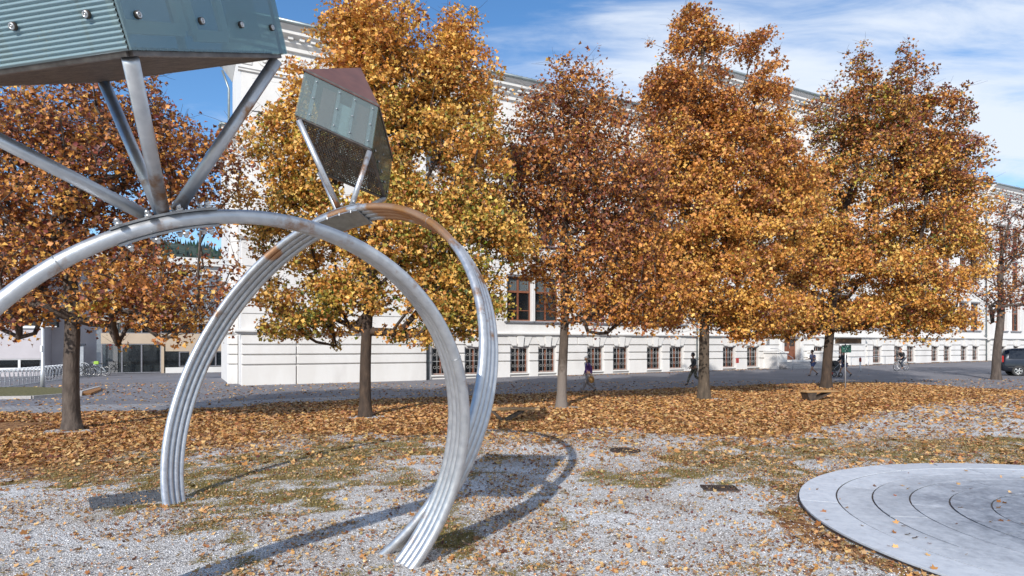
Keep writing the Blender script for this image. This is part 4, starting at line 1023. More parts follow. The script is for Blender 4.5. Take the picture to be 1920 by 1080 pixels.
giant_ring('giant_ring', 'farther giant steel ring carrying a tilted glass house with brown pyramid roof', CB, nB, uB, tB, coB, -52, 232,
    dict(glass=['clear_box_glass','box_glass_side','clear_box_glass','clear_box_glass'], rib=[0,0,0,0], mull=[[.16,.47,.68,.93],[.5],[],[.3,.7]], bars=24,
         bolts=[[],[(.1,.08),(.3,.08),(.5,.08),(.7,.08),(.9,.08)],[],[]],
         inner=[[(.48,.67,.06,.76,'box_glass_pale'),(.27,.45,.08,.94,'rust_brown'),(.70,.91,.08,.94,'rust_brown')],[],[],[]]),
    (csB, tpB, apB), 100, True)
# ---------------------------------------------------------------- maples
def maple(label, void, px, py, r_base, blobs, n_cl, leaves_per, leaf_size, cols, colfn, barkm, top, lean=0.0, cl_r=.5, seed=1, depth=.85, fork=None, dots=None):
    rg = np.random.default_rng(seed)
    base = gp(px, py); Y0 = base.y
    leaves_per = int(leaves_per*1.38)
    root = empty('maple_tree', base, label, 'tree', 'row of autumn maples in front of the school')
    # crown volume from ellipsoids (picture measures at the trunk's distance)
    B = []
    for b in blobs:
        c = at(b[0], b[1], Y0); k = Y0/F; dz = b[4] if len(b) > 4 else 0.0
        B.append((c.x, c.y + dz, c.z, b[2]*k*1.05, max(b[2], b[3]*.8)*k*depth, b[3]*k*1.05, b[5] if len(b) > 5 else 1.0))
    B = np.array(B); vol = B[:, 3]*B[:, 4]*B[:, 5]; w = vol**.8*B[:, 6]; w /= w.sum()
    pick = rg.choice(len(B), n_cl*5, p=w); d = rg.normal(size=(n_cl*5, 3)); d /= np.linalg.norm(d, axis=1, keepdims=True)
    rr = rg.random(n_cl*5)**(1/5.0)*.95
    P = B[pick, :3] + d*rr[:, None]*B[pick, 3:6]
    nv_ = fbm(P[:, 0]*1.15 + P[:, 1]*.3 + seed, P[:, 2]*1.3, seed, 2); P = P[nv_ > void]
    # break the outline: push clusters in and out with noise
    keep = []
    for p in P:                                        # spread them: reject crowding
        if len(keep) >= n_cl: break
        if keep and np.min(np.linalg.norm(np.array(keep) - p, axis=1)) < cl_r*.55: continue
        keep.append(p)
    P = np.array(keep); crs = np.full(len(P), cl_r)
    # shoots standing out of the upper outline
    cz = P[:, 2].mean(); cx = P[:, 0].mean(); ex = []
    for p in P:
        if p[2] > cz - .5 and rg.random() < .30:
            v = np.array([(p[0]-cx)*.12, rg.normal(0, .15), 1.0]) + rg.normal(0, .22, 3); v /= np.linalg.norm(v); ex.append(p + v*rg.uniform(.45, .95))
        elif rg.random() < .12:
            ex.append(p + np.array([rg.normal(0, .5), rg.normal(0, .4), -rg.uniform(.3, .6)]))
    P = np.concatenate([P, ex]); crs = np.concatenate([crs, np.full(len(ex), cl_r*.55)])
    # ---- trunk and limbs: greedy growth of a branch graph
    zf = fork if fork else max(2.2, P[:, 2].min() + .3)
    topz = HC + (YH - top[1])*Y0/F; topx = (top[0]-960)/F*Y0
    nodes_ = [np.array([base.x, base.y, base.z - .1])]; par = [-1]
    nseg = 26
    for i in range(1, nseg+1):
        f = i/nseg; z = base.z + (topz-1.0-base.z)*f
        x = base.x + (topx-base.x)*f**1.6 + lean*math.sin(f*3)*.3 + .10*math.sin(f*9+seed)*min(1, f*2); y = base.y + .12*math.sin(f*7+seed*2)*f
        nodes_.append(np.array([x, y, z])); par.append(i-1)
    ntr = len(nodes_)
    ND = np.zeros((len(P)*9 + ntr + 10, 3)); ND[:ntr] = nodes_; nn = ntr
    ok = np.zeros(len(ND), bool); ok[:ntr] = np.array(nodes_)[:, 2] > zf - .4
    order = np.argsort(np.hypot(P[:, 0]-base.x, (P[:, 1]-base.y)) + .3*np.abs(P[:, 2]-zf))
    tips = []
    for i in order:
        p = P[i]; q = ND[:nn]; dd = np.linalg.norm(q - p, axis=1)
        up = p[2] - q[:, 2]; hor = np.hypot(q[:, 0]-p[0], q[:, 1]-p[1])
        cost = dd + 1.6*np.maximum(0, .45*hor - up) + np.where(ok[:nn], 0, 1e3)
        j = int(np.argmin(cost)); a = ND[j]; L_ = np.linalg.norm(p-a); m = max(1, min(8, int(L_/.55)))
        prev = j; bow = rg.normal(0, .07*L_, 3); bow[2] += -.03*L_
        for k in range(1, m+1):
            f = k/m; z = a + (p-a)*f + bow*math.sin(math.pi*f)
            ND[nn] = z; ok[nn] = True; par.append(prev); prev = nn; nn += 1
        tips.append(prev)
    ND = ND[:nn]; par = np.array(par); cnt = np.zeros(nn)
    for tp in tips: cnt[tp] += 1
    for i in range(nn-1, 0, -1): cnt[par[i]] += cnt[i]
    tot = cnt[0]; r = .0115*np.maximum(cnt, 1)**.5
    rf = r_base/(.0115*tot**.5)*.82
    r = np.where(cnt > 12, r*(1 + (rf-1)*np.clip((cnt-12)/(tot*.8), 0, 1)), r)
    for i in range(ntr):
        if cnt[i] > tot*.98: h = ND[i, 2]-base.z; r[i] = r_base*(1 - .05*h)*.93 + r_base*.24*math.exp(-h*4.5)
    r[ntr:] *= .82
    kids = [[] for _ in range(nn)]
    for i in range(1, nn): kids[par[i]].append(i)
    mb = MB(); stack = [0]; 
    while stack:
        s = stack.pop(); cur = s; chain = [s] if par[s] < 0 else [par[s], s]
        while kids[cur]:
            ks = sorted(kids[cur], key=lambda k: -cnt[k]); nxt = ks[0]
            for o in ks[1:]: stack.append(o)
            chain.append(nxt); cur = nxt
        pts = [Vector(ND[i]) for i in chain]; rs = [min(r[i], r[chain[1]]*1.0) if (len(chain) > 1 and i == chain[0] and par[s] >= 0) else r[i] for i in chain]
        rs[-1] *= .5; big = max(rs)
        if big < .004: continue
        mb.tube(pts, rs, 12 if big > .1 else (6 if big > .03 else 4), cap=False)
    if dots: mb.cur = 0
    tr = mb.build('trunk', barkm, root, world=True)
    # root flare collar bumps and bark relief
    me = tr.data; n = len(me.vertices); co = np.zeros(n*3, np.float32); me.vertices.foreach_get('co', co); co = co.reshape(-1, 3)
    # ---- leaves
    lp = np.maximum(4, (leaves_per*(crs/cl_r)**2*rg.uniform(.55, 1.35, len(P))).astype(int)); ci = np.repeat(np.arange(len(P)), lp); n = len(ci)
    d = rg.normal(size=(n, 3)); d /= np.linalg.norm(d, axis=1, keepdims=True)
    cr = (crs*rg.uniform(.6, 1.2, len(P)))[ci]
    Q = P[ci] + d*(rg.random(n)**.5)[:, None]*cr[:, None]*np.array([1.1, 1.1, .72])
    Q[:, 2] -= .15*((Q[:, 0]-P[ci, 0])**2 + (Q[:, 1]-P[ci, 1])**2)/cr
    cen = np.array([base.x, base.y, (P[:, 2].min()+P[:, 2].max())/2]); outw = Q - cen; outw /= np.linalg.norm(outw, axis=1, keepdims=True)
    nrm = outw*.5 + rg.normal(0, .75, (n, 3)) + np.array([0, -.1, .5])
    R = frames(nrm, rg.random(n)*6.28); S = rg.gamma(14, 1/14, n).clip(.5, 1.4)*leaf_size*.80
    Ccl = colfn(P, rg)*rg.gamma(.8, 1, (len(P), 9)) + 1e-6                                  # palette mix per cluster: (n, k) weights
    u_ = rg.random(n); cw = np.cumsum(Ccl, axis=1); cw /= cw[:, -1:]
    idx = (u_[:, None] > cw[ci]).sum(1).clip(0, len(cols)-1)
    C = np.array(cols)[idx]*rg.uniform(.84, 1.34, (n, 1)); C = np.clip(C + rg.normal(0, .012, (n, 3)), .004, 1)
    V, T, C = scatter(LEAF_TREE[0], LEAF_TREE[1], Q, R, S, C)
    # thin stalks end in the leaves: twigs around each cluster, joined to the crown
    V = V - np.array(base)
    o = np_mesh('crown', V, T, M['leaf'], C, root); o['kind'] = 'stuff'
    # twig spray
    tw = MB()
    for p in P[::1]:
        for _ in range(3):
            v = rg.normal(size=3); v /= np.linalg.norm(v); v[2] = abs(v[2])*.6; e = p + v*cl_r*rg.uniform(.7, 1.35)
            tw.tube([Vector(p), Vector((p+e)/2 + rg.normal(0, .03, 3)), Vector(e)], [.007, .005, .003], 3, cap=False)
    t_ = tw.build('twigs', barkm, root, world=True); t_['kind'] = 'stuff'
    return root
LEAF_TREE = (np.array([(0,-.5,-.05),(.5,-.02,.22),(.13,.2,.04),(0,.6,-.10),(-.13,.2,.04),(-.5,.02,.2)]), np.array([(0,1,2),(0,2,4),(0,4,5),(2,3,4)]))
GOLD = (.63,.355,.085); YEL = (.70,.46,.13); ORG = (.54,.24,.06); RUST = (.35,.14,.05); RED = (.21,.07,.04); BRN = (.16,.068,.042); OLV = (.33,.27,.05); GRN = (.14,.16,.035); DGN = (.075,.09,.022)
COLS = [GOLD, YEL, ORG, RUST, RED, BRN, OLV, GRN, DGN]
def zf_(P): return (P[:, 2]-P[:, 2].min())/(P[:, 2].max()-P[:, 2].min())
def mix_(P, rg, fn):
    z = zf_(P); n = fbm(P[:, 0]*.55+P[:, 1]*.3, P[:, 2]*.55, int(rg.integers(99)), 3)
    return np.array([fn(a, b, c) for a, b, c in zip(z, n, (P[:, 0]-P[:, 0].mean())/(np.ptp(P[:, 0])/2))])
def blend(*sets):
    w = np.zeros(9)
    for k, v in sets: w = w + k*np.array(v)
    return np.maximum(w, 1e-4)
#            GOLD YEL ORG RUST RED BRN OLV GRN DGN
gold_set  = [.52, .22, .22, .03, 0, 0, .06, 0, 0]
orange_set= [.18, .03, .48, .26, .03, .03, 0, 0, 0]
brown_set = [.05, 0, .24, .36, .20, .17, 0, 0, 0]
olive_set = [.26, .20, .05, .04, 0, .02, .28, .12, .04]
rust_set  = [.10, .02, .32, .34, .12, .08, .02, 0, 0]
def c_t1(z, n, x): k = min(1, max(0, (z-.10-(n-.5)*.6)/.28)); return blend((k, brown_set), (1-k, [.16,.03,.34,.28,.08,.09,.02,0,0]))
def c_t2(z, n, x): a = min(1, max(0, (z-.55)/.25 + (n-.5)*1.5)); o = max(0, (n-.45)*4)*(1-a) + .45*(1-a) + (.5 if x > .25 and z < .45 else 0); return blend((a, [.45,.1,.4,.04,0,0,.02,0,0]), (max(0, 1-a-o*.5), gold_set), (o*.55, olive_set))
def c_t3(z, n, x): k = min(1, max(0, (z-.12)/.25 + (n-.5)*.6)); t = max(0, (z-.72)*3); return blend((k*(1-min(t, .8)), brown_set), (1-k, orange_set), (min(t, .8), [.05,0,.45,.38,.08,.04,0,0,0]))
def c_t4(z, n, x): k = min(1, max(0, (z-.35)/.35 + (n-.5)*.8)); return blend((k, [.07,0,.55,.34,.04,.02,0,0,0]), (1-k, [.36,.07,.38,.14,.01,.03,.02,0,0]))
def c_t5(z, n, x):
    k = min(1, max(0, (z-.35)/.3 + (n-.5)*.9 + x*.25)); o = max(0, n-.52)*3
    return blend((k, [.06,.01,.24,.36,.10,.18,.05,0,.02]), (1-k, [.36,.07,.36,.14,.02,.04,.03,0,0]), (o*.45, olive_set))
def c_t6(z, n, x): return blend((1, [.02,0,.1,.25,.38,.25,0,0,0]))
def fn(c): return lambda P, rg: mix_(P, rg, c)
maple('reddish brown maple at the far left, trunk standing by the bicycle rack', .31, 135, 806, .215,
      [(110,330,240,150), (20,380,160,170), (250,330,150,130), (380,330,70,110,0,.8), (150,520,210,90), (310,545,150,75), (30,560,150,60), (350,600,80,45), (180,210,180,80), (395,470,55,80,0,.8)],
      560, 46, .135, COLS, fn(c_t1), M['bark_grey'], (120, 190), cl_r=.62, seed=11, depth=.8, fork=3.1)
maple('golden yellow and olive maple with a dark trunk framed by the farther ring', .395, 685, 781, .20,
      [(735,110,135,115), (730,60,110,65), (640,150,90,90), (850,170,85,90), (560,290,90,95), (690,290,150,120), (840,310,110,120), (560,420,95,80), (740,420,130,90), (880,440,105,85), (570,575,95,60), (860,600,55,45), (520,600,50,32), (660,560,70,60), (850,560,90,80), (930,460,60,50), (955,445,48,40), (650,75,65,55), (835,90,60,60), (480,340,35,60,0,.8), (780,600,60,40,0,.8)],
      900, 78, .145, COLS, fn(c_t2), M['bark_dark'], (720, 5), cl_r=.55, seed=23, depth=.8, fork=3.5)
maple('rusty brown maple with pale trunk foot, behind the first bench', .28, 1053, 763, .19,
      [(1085,180,62,68), (1040,230,70,60), (1140,240,60,70), (1060,330,125,90), (1150,360,100,100), (980,310,50,90,0,.7), (1020,450,85,80,0,.6), (1150,480,110,80), (1220,540,85,60), (1110,560,90,50), (1200,400,60,90), (1190,590,60,26), (940,400,28,70,0,.5)],
      540, 50, .150, COLS, fn(c_t3), M['bark_two'], (1080, 118), cl_r=.72, seed=31, fork=3.4)
maple('tallest maple, burnt orange, with blotchy pale bark and a hooded walker beside it', .37, 1320, 748, .245,
      [(1300,60,34,50,0,2.2), (1355,120,62,52,0,1.6), (1300,120,55,50,0,1.5), (1425,120,32,60), (1290,170,80,70), (1390,200,85,85), (1270,290,95,90), (1390,320,110,110), (1290,420,115,90), (1400,440,110,90), (1240,500,90,70), (1330,530,110,70), (1420,570,90,50), (1230,580,60,35), (1390,605,48,32), (1280,590,40,26), (1480,350,50,90)],
      900, 80, .155, COLS, fn(c_t4), M['bark_pale'], (1310, 12), cl_r=.58, seed=43, fork=4.6)
maple('broad brown and gold maple with dark trunk behind the wedge shaped bench', .40, 1549, 729, .25,
      [(1620,130,25,34), (1690,150,50,45), (1650,210,85,60), (1740,230,75,55), (1570,230,70,55), (1640,310,125,80), (1760,320,80,80), (1790,400,65,70), (1580,400,120,90), (1710,440,110,90), (1520,480,100,70), (1620,530,140,70), (1740,540,75,60), (1480,560,80,55), (1570,585,100,34), (1450,600,62,32), (1510,600,50,30), (1770,590,45,40), (1700,600,50,34), (1690,575,70,30), (1800,500,50,55)],
      950, 76, .165, COLS, fn(c_t5), M['bark_dark'], (1640, 110), cl_r=.66, seed=57, fork=4.2)
maple('nearly bare dark red maple at the far right beside the parked car', .3, 1868, 712, .25,
      [(1880,430,60,60), (1930,420,60,60), (1900,510,80,70), (1850,560,40,40), (1960,520,70,70), (1990,440,60,80), (1850,470,30,50)],
      330, 20, .15, COLS, fn(c_t6), M['bark_grey'], (1890, 380), cl_r=.62, seed=61, fork=4.6)
# ---------------------------------------------------------------- benches, covers, signs, rack
def rot_empty(name, loc, label, cat, ang, group=None): return empty(name, loc, label, cat, group, ang)
def benches():
    p = gp(948, 790); a = math.radians(4)
    b = rot_empty('timber_bench', p, 'low timber plank bench on crossed dark legs behind the right flank of the rings', 'bench', a, 'park benches under the maples')
    for k in range(3):
        m = MB(); m.bbox((-.62, -.21+.145*k, .33), (.98, -.08+.145*k, .385), .008); m.build('seat_plank', M['bench_wood'], b)
    for s in (-1, 1):
        y = s*.15
        m = MB(); m.obox((-.24, y, .165), (.17, 0, -.17), (0, .035, 0), (.025, 0, .025)); m.build('leg', M['bench_steel'], b)
        m = MB(); m.obox((.22, y, .165), (.30, 0, .17), (0, .035, 0), (.02, 0, -.034)); m.build('leg', M['bench_steel'], b)
    m = MB(); m.bbox((-.16, -.19, 0), (.06, .19, .035), .006); m.build('foot_plate', M['bench_steel'], b)
    p = gp(1520, 752)
    b = rot_empty('wedge_bench', p, 'low timber bench on a dark wedge foot in the leaves by the broad maple', 'bench', math.radians(14), 'park benches under the maples')
    for k in range(3):
        m = MB(); m.bbox((-.35, -.23+.16*k, .34), (1.12, -.085+.16*k, .395), .008); m.build('seat_plank', M['bench_wood'], b)
    m = MB(); m.prism([(-.30, .335), (-.16, .335), (.12, .335), (.03, 0), (-.18, 0)], -.2, .2); fix_normals(m.build('leg', M['bench_steel'], b))
    m = MB(); m.obox((.42, 0, .19), (.36, 0, .135), (0, .18, 0), (-.012, 0, .03)); m.build('brace', M['bench_steel'], b)
benches()
def covers():
    p = gp(1172, 846); b = empty('manhole_cover', p + Vector((0,0,.006)), 'round rusty manhole cover in the gravel between the rings and the leaf drift', 'manhole cover')
    m = MB(); m.tube([(0,0,-.02), (0,0,.012)], .30, 28); m.ring((0,0,.012), (0,0,1), .30, .018, 28, 6); m.ring((0,0,.014), (0,0,1), .17, .01, 20, 4); m.build('lid', M['iron'], b)
    m = MB()
    for k in range(8): q = k*math.pi/4; m.obox((.23*math.cos(q), .23*math.sin(q), .016), (.045*math.cos(q), .045*math.sin(q), 0), (-.014*math.sin(q), .014*math.cos(q), 0), (0,0,.006)); m.build('rib', M['iron'], b); m = MB()
    p = gp(1349, 917); b = empty('drain_grate', p + Vector((0,0,.008)), 'small rectangular iron drain grate in the gravel left of the round platform', 'drain grate', None, math.radians(-6))
    m = MB(); w, h = .26, .17
    for (x0, y0, x1, y1) in ((-w,-h,w,-h+.03), (-w,h-.03,w,h), (-w,-h+.03,-w+.03,h-.03), (w-.03,-h+.03,w,h-.03)): m.bbox((x0,y0,-.02), (x1,y1,.02), .004)
    m.build('frame', M['iron'], b)
    for k in range(7): x = -w+.03 + (2*w-.06)*(k+.5)/7; m = MB(); m.bbox((x-.022, -h+.03, -.02), (x+.022, h-.03, .014), .004); m.build('bar', M['iron'], b)
    m = MB(); m.box((-w+.03, -.018, -.02), (w-.03, .018, .012)); m.build('cross_bar', M['iron'], b)
    m = MB(); m.box((-w+.02, -h+.02, -.03), (w-.02, h-.02, -.018)); m.build('sump', M['black'], b)
    p = gp(243, 936); q = gp(300, 929); ang = math.atan2(q.y-p.y, q.x-p.x)
    b = empty('access_cover', p + Vector((0,0,.004)), 'bluish steel access cover with zigzag ridges beside the left foot of the rings', 'access cover', None, ang)
    m = MB(); m.bbox((-.45, -.38, -.02), (.45, .38, .014), .006); m.build('lid', M['cover'], b)
    m = MB()
    for k in range(9):
        x = -.38 + k*.095
        for s in (-1, 1): m.obox((x+.024*s, .0, .015), (.012, 0, 0), (.02*s, .32, 0), (0,0,.003))
    tag(m.build('ridge', M['cover'], b), kind='stuff')
    m = MB(); m.box((-.48, -.41, -.03), (.48, -.385, .012)); m.box((-.48, .385, -.03), (.48, .41, .012)); m.box((-.48, -.385, -.03), (-.455, .385, .012)); m.box((.455, -.385, -.03), (.48, .385, .012)); m.build('frame', M['cover'], b)
covers()
def signs():
    p = gp(1585, 729); b = empty('sign_post', p, 'slim grey post with brown direction board and green emblem panel by the broad maple', 'sign')
    Y = p.y; k = Y/F
    def z(py): return HC + (YH-py)*k - p.z
    m = MB(); m.tube([(0,0,0), (0,0,z(634))], .03, 10); m.build('post', M['pole'], b)
    m = MB(); x0, x1 = (1565-1585)*k, (1614-1585)*k; m.bbox((x0, -.06, z(645)), (x1, -.03, z(633)), .006); m.build('board', pmat('brown_sign_board', (.075,.045,.022), (.11,.065,.03), 5, .6), b)
    m = MB()
    for (a, c) in ((x0+.02, x1-.02),): m.box((a, -.064, z(644.2)), (c, -.0605, z(643.6))); m.box((a, -.064, z(634.4)), (c, -.0605, z(633.9)))
    m.build('trim', M['frame_steel'], b)
    m = MB(); x0, x1 = (1577-1585)*k, (1595-1585)*k; m.bbox((x0, -.055, z(661)), (x1, -.03, z(647)), .02); m.build('green_panel', pmat('green_sign', (.005,.05,.035), (.01,.09,.06), 6, .5), b)
    m = MB()
    cx, cz = (x0+x1)/2, z(654)
    for q in range(6):
        a = q*math.pi/3; m.tube([(cx+.12*math.cos(a), -.06, cz+.12*math.sin(a)), (cx+.12*math.cos(a), -.057, cz+.12*math.sin(a))], .024, 10)
    m.tube([(cx, -.06, cz), (cx, -.057, cz)], .035, 12); m.build('emblem', M['box_glass_pale'], b)
    p = gp(1613, 697); b = empty('marker_post', p, 'short white marker post with red cap at the far edge of the road', 'bollard')
    m = MB(); m.tube([(0,0,0), (0,0,.75)], .06, 10); m.build('post', M['white_paint'], b)
    m = MB(); m.tube([(0,0,.75), (0,0,1.0), (0,0,1.08)], [.085,.085,.04], 10); m.build('cap', pmat('red_cap', (.4,.05,.03)), b)
    p = gp(80, 729); b = empty('lamp_post', p, 'slim pale grey lamp post standing in the grass strip by the bicycle rack', 'lamp post')
    m = MB(); m.tube([(0,0,0), (0,0,.9), (0,0,.95), (0,0,6.4)], [.105,.105,.08,.06], 12); m.build('post', M['pole'], b)
    m = MB(); m.tube([(0,0,6.4), (0,0,6.45), (0,0,6.75), (0,0,6.85)], [.08,.26,.3,.08], 16); m.build('lamp_head', M['sill'], b)
    m = MB(); m.box((-.05,-.12,1.9), (.05,-.085,2.2)); m.build('small_plate', M['white_paint'], b)
signs()
def bin_():
    p = gp(150, 702); b = empty('notice_pillar', p, 'narrow grey cabinet pillar against the lilac wall behind the bicycles', 'pillar', None, ROT_B)
    k = p.y/F; m = MB(); m.bbox((-.2, -.1, 0), (.25, .3, 2.2), .02); m.build('body', M['pole'], b); m = MB(); m.bbox((-.3,-.2,2.2), (.35,.4,2.35), .02); m.build('cap', M['sill'], b)
def kerbs():
    a, c = gp(-60, 744), gp(122, 741)
    t = tag(D.objects.new('grass_verge', None), kind='structure'); COL.objects.link(t)
    P = [gp(-260,752), gp(-260,731), gp(60,729), gp(120,731), gp(128,741), gp(60,747)]
    def slab(name, P, h, mat, parent):
        vs = [Vector((p.x, p.y, p.z + h)) for p in P] + [Vector((p.x, p.y, p.z - .1)) for p in P]; n = len(P); m = MB()
        m.add(vs, [tuple(range(n))] + [(i, i+n, (i+1) % n + n, (i+1) % n) for i in range(n)]); return fix_normals(m.build(name, mat, parent))
    vm = pmat('verge_turf', (.07,.065,.02), (.16,.14,.05), 9, .9, bump=.8, c3=(.26,.17,.07))
    slab('turf', P, .10, vm, t)
    def kerb_line(P, parent):
        for i in range(len(P)-1):
            a, c = P[i], P[i+1]; L_ = (c-a).length; n = max(1, int(L_/1.0)); d = (c-a)/n
            for k in range(n):
                s, e = a + d*k + d.normalized()*.008, a + d*(k+1) - d.normalized()*.008
                w = d.normalized().cross(Vector((0,0,1)))*.07; m = MB(); m.obox((s+e)/2 + Vector((0,0,.03)), (e-s)/2, w, (0,0,.10)); m.build('kerb_stone', M['kerb'], parent)
    kerb_line([gp(-260,753), gp(60,748), gp(130,742.5), gp(121,730)], t)
    t = tag(D.objects.new('leaf_island', None), kind='structure'); COL.objects.link(t)
    P = [gp(150,742), gp(152,739), gp(186,729), gp(190,733), gp(170,741)]
    slab('turf', P, .10, M['rust_leafbed'], t); kerb_line([gp(150,743), gp(151,738.5), gp(187,728.5)], t)
M['rust_leafbed'] = pmat('leaf_bed', (.16,.055,.02), (.40,.2,.06), 14, .9, bump=1.0)
kerbs(); bin_()
def rack():
    a, c = gp(-95, 742), gp(168, 704.5)
    root = empty('bicycle_rack', a, 'long row of grey steel hoops forming the bicycle rack before the lilac wall', 'bicycle rack', None, math.atan2(c.y-a.y, c.x-a.x))
    L_ = math.hypot(c.x-a.x, c.y-a.y); n = 36; hoop = None
    for k in range(n):
        x = L_*k/(n-1)
        if hoop is None:
            m = MB(); pts = [(0, 0, 0)] + [(0, .0, .62)]
            for q in range(7): an = math.pi*q/6; pts.append((0, .32 - .32*math.cos(an), .62 + .32*math.sin(an)))
            pts.append((0, .64, .25)); m.tube(pts, .024, 6); hoop = m.build('hoop', M['pole'], root); o = hoop
        else: o = hoop.copy(); COL.objects.link(o)
        o.location = (x, 0, 0)
    m = MB(); m.box((-.1, -.05, .0), (L_+.1, .05, .06)); m.tube([(-.1, .03, .42), (L_+.1, .03, .42)], .018, 6); m.tube([(-.1, .64, .25), (L_+.1, .64, .25)], .022, 6); m.build('rail', M['pole'], root)
    return a, c
rack()

# ---------------------------------------------------------------- bicycles
def bicycle(name, label, loc, ang, framecol, group=None, basket=None, lean=0.0):
    b = empty(name, loc, label, 'bicycle', group, ang); b.rotation_euler = (lean, 0, ang)
    fm = pmat('bicycle_paint', framecol, None, 4, .35); R = .335
    for x in (-.52, .54):
        w = MB(); w.ring((x, 0, R+.02), (0,1,0), R, .02, 32, 6); wo = w.build('wheel', M['rubber'], b)
        w = MB(); w.ring((x, 0, R+.02), (0,1,0), R-.028, .011, 32, 5); w.build('rim', M['bolt'], wo)
        w = MB()
        for k in range(14): q = 2*math.pi*k/14; w.tube([(x, .02*(-1)**k, R+.02), (x+(R-.03)*math.cos(q), 0, R+.02+(R-.03)*math.sin(q))], .003, 3)
        w.tube([(x, -.05, R+.02), (x, .05, R+.02)], .022, 8); w.build('spokes', M['bolt'], wo)
    m = MB(); bb = (-.08, 0, .31); st = (-.2, 0, .80); hd = (.34, 0, .84); hl = (.38, 0, .68)
    for p, q in ((bb, st), (bb, hl), ((-.17,0,.68), hd), ((-.52,.06,.355), bb), ((-.52,-.06,.355), bb), ((-.52,.06,.355), (-.18,.0,.72)), ((-.52,-.06,.355), (-.18,0,.72)), (hd, hl)): m.tube([p, q], .017, 7)
    for s in (-1, 1): m.tube([hl, (.43, s*.05, .56), (.54, s*.055, .355)], .013, 6)
    m.build('frame', fm, b)
    m = MB(); m.tube([st, (-.225, 0, .90)], .013, 6); m.prism([(-.36,.90), (-.34,.95), (-.1,.94), (-.06,.91), (-.2,.89)], -.05, .05); m.build('saddle', M['black'], b)
    m = MB(); m.tube([hd, (.32,0,.98), (.36,0,1.02)], .014, 6); m.tube([(.24,-.29,1.03), (.34,-.2,1.04), (.37,0,1.02), (.34,.2,1.04), (.24,.29,1.03)], .013, 6); m.build('handlebar', M['bolt'], b)
    m = MB(); m.ring((-.08,.04,.31), (0,1,0), .085, .008, 18, 4); m.tube([(-.08,.06,.31), (.02,.06,.17)], .01, 5); m.tube([(-.08,-.06,.31), (-.18,-.06,.45)], .01, 5); m.box((-.03,.06,.16), (.07,.14,.18)); m.box((-.23,-.14,.44), (-.13,-.06,.46)); m.build('crank', M['frame_steel'], b)
    for x, s in ((-.52, 1), (.54, 1)):
        m = MB(); pts = []
        for q in range(9): an = math.radians(20 + 120*q/8); pts.append((x + (R+.035)*math.cos(an), R+.02+(R+.035)*math.sin(an)))
        vs = [(p[0], -.028, p[1]) for p in pts] + [(p[0], .028, p[1]) for p in pts]; m.add(vs, [(i, i+1, 9+i+1, 9+i) for i in range(8)], True); m.build('mudguard', M['frame_steel'], b)
    if basket:
        m = MB(); m.bbox((.42,-.17,.86), (.72,.17,1.08), .03); m.build('basket', basket, b)
    return b
G = 'bicycles parked at the rack'
bicycle('bicycle', 'dark bicycle leaning on the rack just left of the first maple trunk', gp(109, 711), math.radians(62), (.02,.02,.025), G, lean=.1)
bicycle('bicycle', 'black bicycle half hidden by the first maple trunk on its right', gp(150, 708), math.radians(40), (.03,.03,.03), G, lean=-.08)
bicycle('bicycle', 'bicycle with lime green basket cover next to the white framed one', gp(163, 706), math.radians(28), (.02,.02,.02), G, basket=pmat('lime_cover', (.35,.55,.08)), lean=.05)
bicycle('bicycle', 'white framed bicycle, rightmost of those at the rack', gp(184, 705.5), math.radians(186), (.55,.58,.6), G, lean=.06)
bicycle('bicycle', 'shadowy bicycle parked against the dark glass of the link building', gp(222, 700.5), math.radians(12), (.04,.04,.05), G, lean=.06)

